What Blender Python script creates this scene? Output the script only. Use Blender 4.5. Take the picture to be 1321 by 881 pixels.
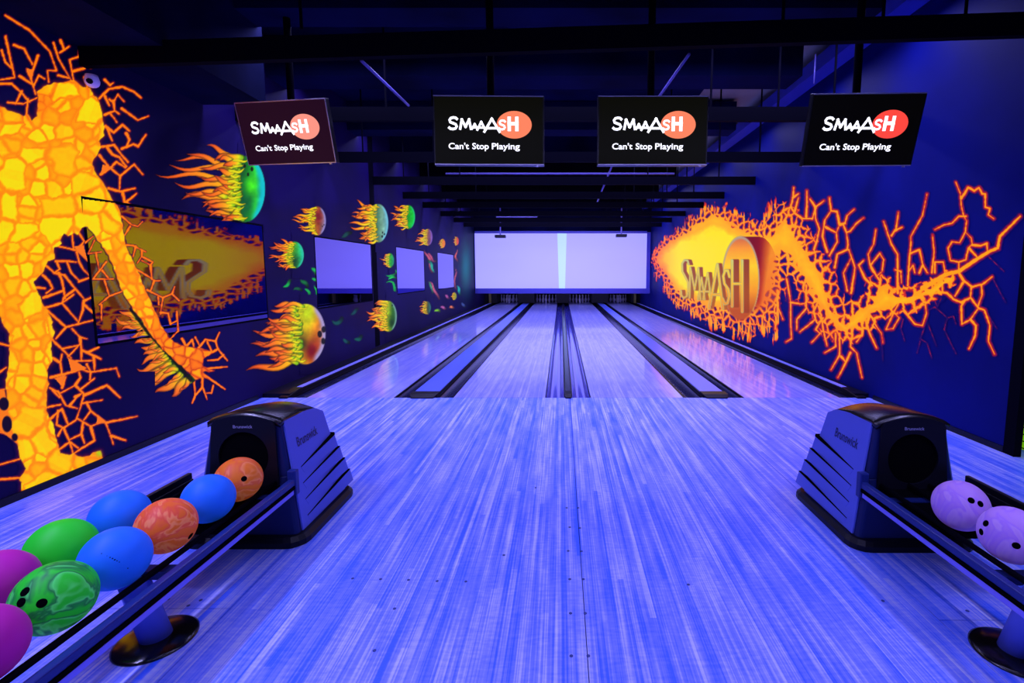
import bpy, bmesh, math, random
import numpy as np
from mathutils import Vector, Matrix
random.seed(4); np.random.seed(4)
for o in list(bpy.data.objects): bpy.data.objects.remove(o)
SC = bpy.context.scene
C = SC.collection
# ------------------------------------------------------------------ camera
W, H, F = 1321, 881, 650.0
PITCH = math.radians(6.2); CAMH = 1.47
PPX, PPY = 724.0, 421.6
cd = bpy.data.cameras.new('camera'); cam = bpy.data.objects.new('camera', cd); C.objects.link(cam)
cam.location = (0, 0, CAMH); cam.rotation_euler = (math.pi/2 - PITCH, 0, 0)
cd.sensor_width = 36; cd.lens = 36*F/W; cd.clip_start = .02
cd.shift_x = -(PPX - W/2)/W; cd.shift_y = (PPY - H/2)/W
SC.camera = cam
vs = SC.view_settings
vs.view_transform = 'Standard'; vs.look = 'None'; vs.gamma = 1; vs.exposure = 0; vs.use_curve_mapping = False
wd = bpy.data.worlds.new('world'); SC.world = wd; wd.use_nodes = True
wd.node_tree.nodes['Background'].inputs[0].default_value = (.06, .06, .40, 1)
wd.node_tree.nodes['Background'].inputs[1].default_value = .35
# ------------------------------------------------------------------ pixel -> ray
cp, sp = math.cos(PITCH), math.sin(PITCH)
def ray(x, y):
    a = (np.asarray(x, float) - PPX)/F; b = -(np.asarray(y, float) - PPY)/F
    return a, cp + b*sp, -sp + b*cp
def on_z(x, y, z):
    a, b, c = ray(x, y); t = (z - CAMH)/c
    return Vector((float(a*t), float(b*t), z))
def on_y(x, y, Y):
    a, b, c = ray(x, y); t = Y/b
    return Vector((float(a*t), Y, float(CAMH + c*t)))
def on_x(x, y, X):
    a, b, c = ray(x, y); t = X/a
    return X + 0*t, b*t, CAMH + c*t
XL = float(on_z(0, 654.7, 0).x); XR = float(on_z(1200, 545, 0).x)
YF = float(on_z(724, 513, 0).y)
YM = 20.55           # masking unit
YEND = 26.2

# ------------------------------------------------------------------ black lights behind bars and ducts, plus unseen ones over the approach
_e = [on_x(x, y, XR) for x, y in ((973.8, 235.5), (934, 252), (907.7, 265), (884, 275.4), (866.5, 283.6), (853.6, 289.6), (837.7, 296.5))]
BAR_Z = float(sum(e[2] for e in _e)/len(_e)) - .072
BAR_Y = [3.9, float(on_z(724, 148, BAR_Z + .07).y), float(on_z(724, 203, BAR_Z + .07).y)] + [float(e[1]) for e in _e]
LIGHT = (.41, .39, 1.0)
def area(name, loc, sx, sy, energy, col=LIGHT, rot=(0, 0, 0)):
    l = bpy.data.lights.new(name, 'AREA'); l.shape = 'RECTANGLE'; l.size = sx; l.size_y = sy
    l.energy = energy; l.color = col
    o = bpy.data.objects.new(name, l); C.objects.link(o); o.location = loc; o.rotation_euler = rot
    return o
for i, y in enumerate(BAR_Y[1:-1]):
    area('unseen_uv_light', (0, y + .09, BAR_Z + .135), 6.4, .06, 52)
DUCTS = ((4.75, .35), (6.3, .45), (8.6, .4), (10.7, .4), (12.9, .4), (15.2, .4), (17.4, .4))
for y0, dy in DUCTS:
    area('unseen_uv_light', (0, y0 + dy + .19, 3.95), 6.7, .30, 190 if y0 > 17 or y0 < 5 else 130)
area('unseen_uv_light', (0, 1.6, 3.3), 6.4, .1, 60)
for sx in (-2.85, 2.95): area('unseen_uv_light', (sx, .8, 3.0), .08, 3.2, 135 if sx < 0 else 60)  # unseen side lights added to brighten the approach floor along both walls
area('pin_deck_light', (0, 21.6, 1.35), 6.6, .06, 75)
area('unseen_uv_light', (0, -.8, 3.3), 6.0, .1, 45)

# ------------------------------------------------------------------ materials
def lin(c):
    return tuple(((v/255)/12.92 if v/255 <= .04045 else ((v/255 + .055)/1.055)**2.4) for v in c)
MATS = {}
def pm(name, base, rough=.5, metal=0., emit=None, es=1., spec=.5, coat=0.):
    m = bpy.data.materials.new(name); m.use_nodes = True
    b = m.node_tree.nodes['Principled BSDF']
    b.inputs['Base Color'].default_value = (*base, 1); b.inputs['Roughness'].default_value = rough
    b.inputs['Metallic'].default_value = metal; b.inputs['Specular IOR Level'].default_value = spec
    b.inputs['Coat Weight'].default_value = coat
    if emit:
        b.inputs['Emission Color'].default_value = (*emit, 1); b.inputs['Emission Strength'].default_value = es
    MATS[name] = m
    return m
def nd(m, t, **kw):
    n = m.node_tree.nodes.new(t)
    for k, v in kw.items(): setattr(n, k, v)
    return n
def lk(m, a, b): m.node_tree.links.new(a, b)
def math_n(m, op, a, b=None):
    n = nd(m, 'ShaderNodeMath', operation=op)
    for i, v in enumerate((a, b)):
        if v is None: continue
        if isinstance(v, (int, float)): n.inputs[i].default_value = v
        else: lk(m, v, n.inputs[i])
    return n.outputs[0]
def ramp(m, fac, stops):
    r = nd(m, 'ShaderNodeValToRGB'); e = r.color_ramp.elements
    while len(e) < len(stops): e.new(.5)
    for k, (p, c) in zip(e, stops): k.position = p; k.color = (*c, 1)
    lk(m, fac, r.inputs[0])
    return r.outputs[0]
def noise_var(m, scale, amount, detail=4):
    """mottle the base colour a little"""
    b = m.node_tree.nodes['Principled BSDF']; col = b.inputs['Base Color'].default_value[:3]
    g = nd(m, 'ShaderNodeNewGeometry'); n = nd(m, 'ShaderNodeTexNoise'); n.inputs['Scale'].default_value = scale
    n.inputs['Detail'].default_value = detail
    lk(m, g.outputs['Position'], n.inputs['Vector'])
    o = ramp(m, n.outputs['Fac'], [(.3, tuple(v*(1 - amount) for v in col)), (.7, tuple(v*(1 + amount) for v in col))])
    lk(m, o, b.inputs['Base Color'])
    return m
def plank_mat(name, rough, lo, mid, hi, coat, streak=1.0):
    m = pm(name, (.4, .4, .95), rough, coat=coat)
    b = m.node_tree.nodes['Principled BSDF']
    g = nd(m, 'ShaderNodeNewGeometry'); s = nd(m, 'ShaderNodeSeparateXYZ'); lk(m, g.outputs['Position'], s.inputs[0])
    bi = math_n(m, 'FLOOR', math_n(m, 'DIVIDE', s.outputs[0], .0272))
    w1 = nd(m, 'ShaderNodeTexWhiteNoise', noise_dimensions='1D'); lk(m, bi, w1.inputs['W'])
    seg = math_n(m, 'FLOOR', math_n(m, 'ADD', math_n(m, 'DIVIDE', s.outputs[1], 2.9), math_n(m, 'MULTIPLY', w1.outputs['Value'], 9.0)))
    cb = nd(m, 'ShaderNodeCombineXYZ'); lk(m, bi, cb.inputs[0]); lk(m, seg, cb.inputs[1])
    w2 = nd(m, 'ShaderNodeTexWhiteNoise', noise_dimensions='2D'); lk(m, cb.outputs[0], w2.inputs['Vector'])
    mp = nd(m, 'ShaderNodeMapping'); mp.inputs['Scale'].default_value = (125*streak, .9, 1); lk(m, g.outputs['Position'], mp.inputs[0])
    n1 = nd(m, 'ShaderNodeTexNoise'); n1.inputs['Scale'].default_value = 1; n1.inputs['Detail'].default_value = 3; lk(m, mp.outputs[0], n1.inputs['Vector'])
    mp2 = nd(m, 'ShaderNodeMapping'); mp2.inputs['Scale'].default_value = (18, 60, 1); lk(m, g.outputs['Position'], mp2.inputs[0])
    n2 = nd(m, 'ShaderNodeTexNoise'); n2.inputs['Scale'].default_value = 1; n2.inputs['Detail'].default_value = 2; lk(m, mp2.outputs[0], n2.inputs['Vector'])
    f = math_n(m, 'ADD', math_n(m, 'MULTIPLY', w2.outputs['Value'], .20), math_n(m, 'MULTIPLY', n1.outputs['Fac'], .72))
    n3 = nd(m, 'ShaderNodeTexNoise'); n3.inputs['Scale'].default_value = 1; n3.inputs['Detail'].default_value = 3; mp3 = nd(m, 'ShaderNodeMapping'); mp3.inputs['Scale'].default_value = (14, 2.4, 1); lk(m, g.outputs['Position'], mp3.inputs[0]); lk(m, mp3.outputs[0], n3.inputs['Vector'])
    f = math_n(m, 'ADD', f, math_n(m, 'MULTIPLY', math_n(m, 'SUBTRACT', n3.outputs['Fac'], .5), .38))
    f = math_n(m, 'ADD', f, math_n(m, 'MULTIPLY', n2.outputs['Fac'], .22))
    lk(m, ramp(m, f, [(.40, lo), (.60, mid), (.82, hi)]), b.inputs['Base Color'])
    return m
plank_mat('approach_laminate', .42, (.035, .14, .97), (.24, .30, 1.0), (.68, .69, 1.0), .0)  # approach and lane boards: the black light's blue is put into the wood colours
plank_mat('lane_laminate', .3, (.22, .26, .96), (.36, .38, 1.0), (.6, .6, 1.0), .75)
MATS['lane_laminate'].node_tree.nodes['Principled BSDF'].inputs['Coat Roughness'].default_value = .07
WALL_L = (.0065, .0025, .05); WALL_R = (.001, .004, .115)
def wall_nodes(m, col):
    b = m.node_tree.nodes['Principled BSDF']
    b.inputs['Roughness'].default_value = .55; b.inputs['Specular IOR Level'].default_value = .10
    g = nd(m, 'ShaderNodeNewGeometry'); n = nd(m, 'ShaderNodeTexNoise'); n.inputs['Scale'].default_value = .9; n.inputs['Detail'].default_value = 4
    lk(m, g.outputs['Position'], n.inputs['Vector'])
    return ramp(m, n.outputs['Fac'], [(.3, tuple(v*.75 for v in col)), (.7, tuple(v*1.25 for v in col))])
for nm, col in (('wall_left_paint', WALL_L), ('wall_right_paint', WALL_R)):
    m = pm(nm, col); lk(m, wall_nodes(m, col), m.node_tree.nodes['Principled BSDF'].inputs['Base Color'])
    m = pm(nm + '_fluorescent', col); b = m.node_tree.nodes['Principled BSDF']
    a = nd(m, 'ShaderNodeAttribute', attribute_name='Col')
    mx = nd(m, 'ShaderNodeMix', data_type='RGBA'); lk(m, a.outputs['Alpha'], mx.inputs['Factor'])
    lk(m, wall_nodes(m, col), mx.inputs[6]); mx.inputs[7].default_value = (.004, .002, .0, 1)
    lk(m, mx.outputs[2], b.inputs['Base Color'])
    lk(m, a.outputs['Color'], b.inputs['Emission Color']); b.inputs['Emission Strength'].default_value = 1.0
pm('black_metal', (.0015, .0015, .005), .8, spec=.03); pm('black_plastic', (.004, .004, .009), .4, spec=.25); pm('gloss_black', (.006, .005, .006), .25, spec=.6)
pm('grey_ceiling', (.30, .30, .20), .8)
noise_var(pm('dark_ceiling', (.002, .004, .030), .9, spec=.05), 1.2, .5)
pm('blue_steel', (.02, .035, .35), .5); pm('violet_rod', (.12, .10, .38), .5)
pm('rail_matte', (.25, .27, .9), .5); pm('hood_uv_blue', (.10, .14, .60), .45, spec=.3); pm('hood_dark', (.006, .014, .09), .4, spec=.25)  # hood sides: silver-grey plastic with the black-light blue put into its colour
pm('rail_blue', (.012, .025, .17), .35, .0, spec=.3); pm('rail_violet', (.22, .2, .8), .35)
pm('cap_blue', (.10, .16, .8), .3, spec=.6); pm('gutter_black', (.004, .004, .03), .22, spec=.35)
pm('gutter_violet_reflection', (.05, .05, .42), .16, coat=.6)  # centre gutters: their blue-violet reflection is painted into the base colour
pm('ledge_black', (.003, .003, .01), .4, spec=.25)
pm('seam_dark', (.006, .006, .04), .7); pm('screw', (.02, .04, .25), .5)
pm('foot_black', (.006, .005, .004), .18, .3, spec=.8)
pm('screen_lavender', (.3, .3, .5), .6, emit=lin((150, 147, 252)), es=1.02)
pm('screen_overlap', (.3, .4, .5), .6, emit=lin((158, 190, 250)), es=1.15)
pm('mask_frame', (.08, .08, .55), .4)
pm('pin_white', (.85, .8, 1.0), .25)
pm('kickback', (.004, .004, .008), .7); pm('yellow_strip', (.22, .19, .05), .6)
pm('white_plastic', (.75, .65, .95), .3); pm('lens_black', (.002, .002, .004), .08)
pm('bezel_black', (.004, .004, .006), .3); pm('bezel_edge', (.7, .65, .75), .25, .6)
pm('mirror_glass', (.25, .205, .50), .015, 1.0)
pm('hole_black', (.001, .001, .002), .9, spec=.03)
pm('print_white', (.9, .9, .9), .5, emit=(1, 1, 1), es=1.3)
pm('print_grey', (.3, .3, .5), .5); pm('print_navy', (.004, .01, .10), .5)
def ball_mat(name, c1, c2=None, c3=None, em=.10, rough=.5, scale=9.):
    m = pm(name, c1, rough, spec=.25); b = m.node_tree.nodes['Principled BSDF']
    if c2:
        t = nd(m, 'ShaderNodeTexCoord'); n0 = nd(m, 'ShaderNodeTexNoise'); n0.inputs['Scale'].default_value = scale; n0.inputs['Detail'].default_value = 2
        n0.inputs['Distortion'].default_value = 2.8
        lk(m, t.outputs['Object'], n0.inputs['Vector'])
        o = ramp(m, n0.outputs['Fac'], [(.40, c1), (.5, c2), (.56, c3 or c1), (.66, c1)])
        lk(m, o, b.inputs['Base Color']); lk(m, o, b.inputs['Emission Color'])
    else:
        b.inputs['Emission Color'].default_value = (*c1, 1)
    b.inputs['Emission Strength'].default_value = em
    return m
ball_mat('ball_blue', (.012, .16, .80)); ball_mat('ball_green', (.015, .62, .02), em=.16)
ball_mat('ball_green_swirl', (.015, .58, .02), (.01, .20, .04), (.08, .72, .12), em=.16, scale=5.)
ball_mat('ball_orange', (.80, .13, .012), (.78, .08, .035), (.90, .24, .08), em=.16, scale=6.)
ball_mat('ball_orange_deep', (.80, .16, .012), (.76, .11, .03), (.88, .24, .08), em=.16, scale=5.)
ball_mat('ball_magenta', (.46, .010, .30)); ball_mat('ball_lilac', (.50, .26, .72), (.42, .2, .75), (.55, .32, .75), em=.06, scale=4.)

# ------------------------------------------------------------------ mesh helpers
class MB:
    def __init__(s): s.v = []; s.f = []
    def add(s, vs, fs):
        n = len(s.v); s.v += [tuple(v) for v in vs]; s.f += [tuple(i + n for i in f) for f in fs]; return s
    def box(s, a, b):
        (x0, y0, z0), (x1, y1, z1) = a, b
        return s.add([(x0, y0, z0), (x1, y0, z0), (x1, y1, z0), (x0, y1, z0), (x0, y0, z1), (x1, y0, z1), (x1, y1, z1), (x0, y1, z1)],
                     [(0, 3, 2, 1), (4, 5, 6, 7), (0, 1, 5, 4), (1, 2, 6, 5), (2, 3, 7, 6), (3, 0, 4, 7)])
    def loft(s, rings, cap=True):
        n = len(rings[0]); vs = [p for r in rings for p in r]; fs = []
        for k in range(len(rings) - 1):
            for i in range(n):
                j = (i + 1) % n
                fs.append((k*n + i, k*n + j, (k + 1)*n + j, (k + 1)*n + i))
        if cap: fs += [tuple(range(n))[::-1], tuple(range((len(rings) - 1)*n, len(rings)*n))]
        return s.add(vs, fs)
    def tube(s, p, q, r0, r1=None, n=10):
        p, q = Vector(p), Vector(q); r1 = r0 if r1 is None else r1; d = (q - p).normalized()
        a = d.orthogonal().normalized(); b = d.cross(a)
        ring = lambda c, r: [c + a*(r*math.cos(2*math.pi*i/n)) + b*(r*math.sin(2*math.pi*i/n)) for i in range(n)]
        return s.loft([ring(p, r0), ring(q, r1)])
    def lathe(s, prof, n=16, c=(0, 0, 0)):
        return s.loft([[(c[0] + r*math.cos(2*math.pi*i/n), c[1] + r*math.sin(2*math.pi*i/n), c[2] + z) for i in range(n)] for r, z in prof])
    def prism(s, poly, y0, y1):      # poly in xz
        return s.loft([[(x, y0, z) for x, z in poly], [(x, y1, z) for x, z in poly]])
    def mesh(s, name):
        me = bpy.data.meshes.new(name); me.from_pydata(s.v, [], s.f); me.update()
        bm = bmesh.new(); bm.from_mesh(me); bmesh.ops.recalc_face_normals(bm, faces=bm.faces); bm.to_mesh(me); bm.free()
        return me
    def build(s, name, mat, parent=None, smooth=False, bevel=0, loc=None, seg=2):
        return obj(name, s.mesh(name), mat, parent, smooth, bevel, loc, seg)
def obj(name, me, mat, parent=None, smooth=False, bevel=0, loc=None, seg=2):
    if mat is not None and not me.materials: me.materials.append(MATS[mat])
    o = bpy.data.objects.new(name, me); C.objects.link(o); o.parent = parent
    if loc is not None: o.location = loc
    if smooth:
        for p in me.polygons: p.use_smooth = True
    if bevel:
        md = o.modifiers.new('bevel', 'BEVEL'); md.width = bevel; md.segments = seg; md.limit_method = 'ANGLE'
    return o
def tag(o, label, cat=None, group=None, kind=None):
    if label: o['label'] = label
    if cat: o['category'] = cat
    if group: o['group'] = group
    if kind: o['kind'] = kind
    return o
def empty(name, loc=(0, 0, 0), rz=0, rx=0):
    o = bpy.data.objects.new(name, None); C.objects.link(o); o.location = loc; o.rotation_euler = (rx, 0, rz); o.empty_display_size = .1
    return o
def text_mesh(body, size, offset=0., ax='CENTER'):
    cu = bpy.data.curves.new('txt', 'FONT'); cu.body = body; cu.size = size; cu.offset = offset; cu.align_x = ax; cu.resolution_u = 3
    o = bpy.data.objects.new('txt', cu); C.objects.link(o); bpy.context.view_layer.update()
    me = bpy.data.meshes.new_from_object(o.evaluated_get(bpy.context.evaluated_depsgraph_get()))
    vs = [tuple(v.co) for v in me.vertices]; fs = [tuple(p.vertices) for p in me.polygons]
    bpy.data.objects.remove(o); bpy.data.curves.remove(cu); bpy.data.meshes.remove(me)
    return vs, fs
def shared_copy(o, parent, loc):
    c = o.copy(); C.objects.link(c); c.parent = parent; c.location = loc
    return c

# ================================================================== FLOOR AND LANES
floor = MB().box((XL - .3, -2.5, -.30), (XR + 1.6, YEND, -.14)).build('floor', 'seam_dark')
tag(floor, 'blue-lit pale wood approach and bowling lanes', kind='structure')
fx = lambda x, y=513: float(on_z(x, y, 0).x)
SEAMS = [XL, fx(297, 785) - 1.5, fx(297, 785), fx(741, 600), fx(1212, 800), XR + .02]
g = .0018
ycross = float(on_z(260, 785, 0).y); ycr = float(on_z(1260, 800, 0).y)
ymid = float(on_z(400, 600, 0).y)
for i in range(5):
    cuts = [-2.0, YF - .002]
    if i in (0, 1): cuts = [-2.0, ycross, YF - .002]
    if i == 4: cuts = [-2.0, ycr, YF - .002]
    for a, b in zip(cuts[:-1], cuts[1:]):
        MB().box((SEAMS[i] + g, a + g, -.14), (SEAMS[i + 1] - g, b - g, 0)).build('approach_panel', 'approach_laminate', floor)
MB().box((XR + .02 + g, -2.0, -.14), (XR + 1.5, 4.6, -.001)).build('approach_panel', 'approach_laminate', floor)
# screw plugs
scr = None
for px, py in [(455, 746), (491, 747), (527, 748), (564, 749.5), (601, 750), (650, 716), (735, 680), (748, 681), (733, 710.5), (750, 711), (735, 747), (752.5, 747), (736, 791), (755, 791), (737, 846), (759, 846), (509, 785), (483, 839), (691, 629), (731, 655), (746, 655), (888, 754), (243, 781), (217, 773), (259, 774), (1139, 775), (1248, 788)]:
    p = on_z(px, py, .0006)
    if scr is None: scr = MB().lathe([(.0075, -.002), (.0075, .0006)], 8).build('screw_plug', 'screw', floor, loc=p)
    else: shared_copy(scr, floor, p)
x_l1 = (fx(400, 511), fx(507.3)); x_l2 = (fx(585.2), fx(703.2)); x_l3 = (fx(762.3), fx(881.2)); x_l4 = (fx(960.7), fx(1083))
LANES = [x_l1, x_l2, x_l3, x_l4]
LEND = YF + 19.2
for a, b in LANES:
    ys = [YF + .002, YF + 4.6, YF + 9.6, YF + 14.6, LEND]
    ln = empty('lane'); ln.parent = floor
    for y0, y1 in zip(ys[:-1], ys[1:]):
        MB().box((a, y0, -.14), (b, y1 - .001, 0)).build('lane_panel', 'lane_laminate', ln)
def gutter(x0, x1, mat, parent):
    n = 12; m = MB(); rows = []
    for y in (YF + .01, LEND):
        rows.append([(x0 + (x1 - x0)*i/n, y, -.012 - .085*math.sin(math.pi*i/n)**.7) for i in range(n + 1)])
    vs = rows[0] + rows[1]
    fs = [(i, i + 1, n + 2 + i, n + 1 + i) for i in range(n)]
    m.add(vs, fs)
    o = m.build('gutter', mat, parent, True)
    for e0, e1 in ((x0 - .001, x0 + .010), (x1 - .010, x1 + .001)):
        MB().box((e0, YF + .004, -.10), (e1, LEND, -.004)).build('gutter_lip', 'ledge_black', parent)
    MB().box((x0, YF + .002, -.135), (x1, YF + .009, -.010)).build('gutter_end', 'ledge_black', parent)
    return o
def divider(x0, x1, c0, c1, topm, gm, h=.03, capn='divider_end_cap'):
    d = empty('lane_divider'); d.parent = floor
    tag(d, None)
    gutter(x0, c0, gm, d); gutter(c1, x1, gm, d)
    MB().box((c0, YF + .03, -.13), (c1, LEND, h - .008)).build('divider_core', 'ledge_black', d)
    MB().box((c0 + .012, YF + .10, h - .008), (c1 - .012, LEND, h)).build('divider_cover', topm, d)
    w = c1 - c0
    k = MB().loft([[(c0 - .004, YF + .16, 0), (c1 + .004, YF + .16, 0), (c1 + .004, YF + .16, h + .012), (c0 - .004, YF + .16, h + .012)],
                   [(c0 - .004, YF + .02, 0), (c1 + .004, YF + .02, 0), (c1 + .004, YF + .02, h + .008), (c0 - .004, YF + .02, h + .008)],
                   [(c0 + w*.1, YF - .05, 0), (c1 - w*.1, YF - .05, 0), (c1 - w*.1, YF - .05, h*.5), (c0 + w*.1, YF - .05, h*.5)]])
    k.build(capn, 'black_plastic', d, bevel=.006)
    return d
divider(x_l1[1], x_l2[0], fx(528), fx(563), 'cap_blue', 'gutter_black')
divider(x_l2[1], x_l3[0], fx(728.5), fx(737.5), 'gutter_black', 'gutter_violet_reflection', .035)
divider(x_l3[1], x_l4[0], fx(907.7), fx(940), 'cap_blue', 'gutter_black')
def ledge(xlane, xin, xwall, s):
    d = empty('side_ledge'); d.parent = floor
    gutter(min(xlane, xin), max(xlane, xin), 'gutter_black', d)
    a, b = min(xin, xwall), max(xin, xwall)
    MB().box((a, YF + .02, -.13), (b, LEND, .045)).build('ledge_core', 'ledge_black', d)
    c = xin + s*.012; e = xin + s*.075
    MB().box((min(c, e), YF + .28, .045), (max(c, e), LEND, .057)).build('ledge_rail', 'rail_matte', d, bevel=.004)
    MB().loft([[(min(c, e) - .02, YF - .05, 0), (max(c, e) + .02, YF - .05, 0), (max(c, e) + .02, YF - .05, .02), (min(c, e) - .02, YF - .05, .02)],
               [(min(c, e) - .02, YF + .29, .0), (max(c, e) + .02, YF + .29, .0), (max(c, e) + .02, YF + .29, .065), (min(c, e) - .02, YF + .29, .065)]]
              ).build('ledge_end_cap', 'black_plastic', d, bevel=.006)
ledge(x_l1[0], fx(377, 511), XL, -1); ledge(x_l4[1], fx(1104), XR, 1)

# ================================================================== WALLS
CEIL = 4.30
wl = MB().box((XL - .15, -2.5, -.14), (XL, YEND, CEIL)).build('wall_left', 'wall_left_paint')
tag(wl, 'dark indigo side wall painted with a fluorescent lava figure and flaming balls', kind='structure')
yr0 = float(on_x(1303, 500, XR)[1])
wr = MB().box((XR, yr0, -.14), (XR + .06, YEND, CEIL - .12)).build('wall_right', 'wall_right_paint')
tag(wr, 'deep blue side wall painted with a fluorescent lava crack mural', kind='structure')
wb = MB().box((XL, YEND - .1, -.14), (XR, YEND, CEIL)).build('wall_back', 'kickback')
tag(wb, 'black wall behind the pins', kind='structure')
MB().box((XL, -2.5, 0), (XL + .012, YF - .08, .05)).build('baseboard_left', 'ledge_black')['kind'] = 'structure'
MB().box((XR - .012, yr0, 0), (XR, YF - .08, .05)).build('baseboard_right', 'ledge_black')['kind'] = 'structure'
# black upright and green mesh beyond the right wall's near end
fr = MB().box((XR - .01, yr0 - .10, -.001), (XR + .05, yr0 - .001, CEIL)).build('trim_1', 'black_metal'); tag(fr, 'black steel upright ending the blue wall at the right edge', kind='structure')
wn = MB().box((XR + .75, -2.5, -.001), (XR + .9, yr0 + .6, CEIL)).build('wall_side', 'kickback'); tag(wn, 'dark wall beyond the right hand opening', kind='structure')
pm('green_glow', (.1, .3, .02), .6, emit=lin((120, 190, 10)), es=.7)
gp = empty('green_mesh_panel', (XR + .1, 3.0, 0))
tag(gp, 'neon green lit mesh panel beyond the black upright at the right edge', 'panel')
MB().box((.12, -.9, .0), (.15, 1.75, .32)).build('panel', 'green_glow', gp)
for i in range(6): MB().box((.11, -.9, .01 + i*.058), (.118, 1.75, .017 + i*.058)).build('mesh_bar', 'black_metal', gp)
for i in range(40): MB().box((.104, -.9 + i*.068, .0), (.11, -.893 + i*.068, .32)).build('mesh_upright', 'black_metal', gp)

# mirrored window panes on the left wall
PANES = []
def window(n, Y0, Y1, z0, z1, label, fr=.02):
    w = empty('window_%d' % n, (XL, 0, 0)); tag(w, label, kind='structure'); PANES.append((Y0 - fr, Y1 + fr, z0 - fr, z1 + fr))
    MB().box((.0, Y0, z0), (.0025, Y1, z1)).build('glass_pane', 'mirror_glass', w)
    for nm, a, b in (('frame_bar', (0, Y0 - fr, z1), (.003, Y1 + fr, z1 + fr)), ('frame_bar', (0, Y0 - fr, z0 - fr), (.003, Y1 + fr, z0)),
                     ('frame_bar', (0, Y0 - fr, z0), (.003, Y0, z1)), ('frame_bar', (0, Y1, z0), (.003, Y1 + fr, z1))):
        MB().box(a, b).build(nm, 'black_metal', w)
def wy(x, y=351): return float(on_x(x, y, XL)[1])
def wz(x, y): return float(on_x(x, y, XL)[2])
window(1, wy(111, 290), wy(338, 300), wz(125, 447) + .02, wz(338, 292), 'large mirrored pane behind the lava figure arm')
window(2, wy(408), wy(479), wz(411, 397), wz(407, 306), 'mirrored pane between the large yellow ball and the pale flaming ball')
window(3, wy(512), wy(547), wz(512, 379), wz(512, 319), 'mirrored pane right of the black wall strip')
window(4, wy(565), wy(585), wz(565, 373), wz(565, 326), 'farthest mirrored pane near the screen')
pl = MB().box((XL, wy(480.5), .06), (XL + .0022, wy(486.5), CEIL)).build('wall_pilaster', 'black_metal', wl); pl['label'] = 'narrow black vertical strip'

# ================================================================== MURAL PAINTING (vertex colours on flat paint layers)
def hash2(i, j, k):
    v = np.sin(i*127.1 + j*311.7 + k*74.7)*43758.5453
    return v - np.floor(v)
def vnoise(x, y, k=0):
    i = np.floor(x); j = np.floor(y); u = x - i; v = y - j
    u = u*u*(3 - 2*u); v = v*v*(3 - 2*v)
    a = hash2(i, j, k); b = hash2(i + 1, j, k); c = hash2(i, j + 1, k); d = hash2(i + 1, j + 1, k)
    return a*(1 - u)*(1 - v) + b*u*(1 - v) + c*(1 - u)*v + d*u*v
def fbm(x, y, k=0, o=3):
    s = 0; a = .5; t = 0
    for q in range(o): s = s + a*vnoise(x*2**q, y*2**q, k + q*7.7); t += a; a *= .5
    return s/t
def voronoi(x, y, k=0, jit=.85):
    i0 = np.floor(x); j0 = np.floor(y); best = np.full(x.shape, 1e9); bx = x*0; by = x*0; bid = x*0
    R = (-2, -1, 0, 1, 2)
    for di in R:
        for dj in R:
            i = i0 + di; j = j0 + dj
            px = i + .5 + jit*(hash2(i, j, k) - .5); py = j + .5 + jit*(hash2(i, j, k + 3.3) - .5)
            d = (px - x)**2 + (py - y)**2; m = d < best
            best = np.where(m, d, best); bx = np.where(m, px, bx); by = np.where(m, py, by); bid = np.where(m, hash2(i, j, k + 9.1), bid)
    edge = np.full(x.shape, 1e9)
    for di in R:
        for dj in R:
            i = i0 + di; j = j0 + dj
            px = i + .5 + jit*(hash2(i, j, k) - .5); py = j + .5 + jit*(hash2(i, j, k + 3.3) - .5)
            dx = px - bx; dy = py - by; L = np.sqrt(dx*dx + dy*dy)
            e = ((px + bx)/2 - x)*dx + ((py + by)/2 - y)*dy
            edge = np.where(L > 1e-4, np.minimum(edge, e/np.maximum(L, 1e-4)), edge)
    return edge, bid, np.sqrt(best)
def sst(a, b, x):
    t = np.clip((x - a)/(b - a), 0, 1); return t*t*(3 - 2*t)
def poly_sd(X, Y, P):
    P = np.array(P, float); Q = np.roll(P, -1, 0); d = np.full(X.shape, 1e9); ins = np.zeros(X.shape, bool)
    for (x0, y0), (x1, y1) in zip(P, Q):
        ex, ey = x1 - x0, y1 - y0; L = ex*ex + ey*ey + 1e-9
        t = np.clip(((X - x0)*ex + (Y - y0)*ey)/L, 0, 1)
        d = np.minimum(d, (X - x0 - t*ex)**2 + (Y - y0 - t*ey)**2)
        c = ((y0 > Y) != (y1 > Y)) & (X < (x1 - x0)*(Y - y0)/((y1 - y0) if y1 != y0 else 1e-9) + x0)
        ins ^= c
    d = np.sqrt(d)
    return np.where(ins, -d, d)
def line_sd(X, Y, pts, w0, w1=None):
    """distance minus tapering half width, and the running parameter"""
    w1 = w0 if w1 is None else w1
    pts = np.array(pts, float); seg = np.hypot(*(pts[1:] - pts[:-1]).T); tot = seg.sum(); acc = 0
    best = np.full(X.shape, 1e9); tt = np.zeros(X.shape)
    for k in range(len(pts) - 1):
        (x0, y0), (x1, y1) = pts[k], pts[k + 1]; ex, ey = x1 - x0, y1 - y0
        t = np.clip(((X - x0)*ex + (Y - y0)*ey)/(ex*ex + ey*ey + 1e-9), 0, 1)
        s = (acc + t*seg[k])/tot
        d = np.hypot(X - x0 - t*ex, Y - y0 - t*ey) - (w0 + (w1 - w0)*s)
        m = d < best; best = np.where(m, d, best); tt = np.where(m, s, tt); acc += seg[k]
    return best, tt
def window_idx(X, Y, pts, pad):
    p = np.array(pts, float); x0, y0 = p.min(0) - pad; x1, y1 = p.max(0) + pad
    xs = X[0]; ys = Y[:, 0]
    return np.s_[np.searchsorted(ys, y0):np.searchsorted(ys, y1), np.searchsorted(xs, x0):np.searchsorted(xs, x1)]
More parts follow.
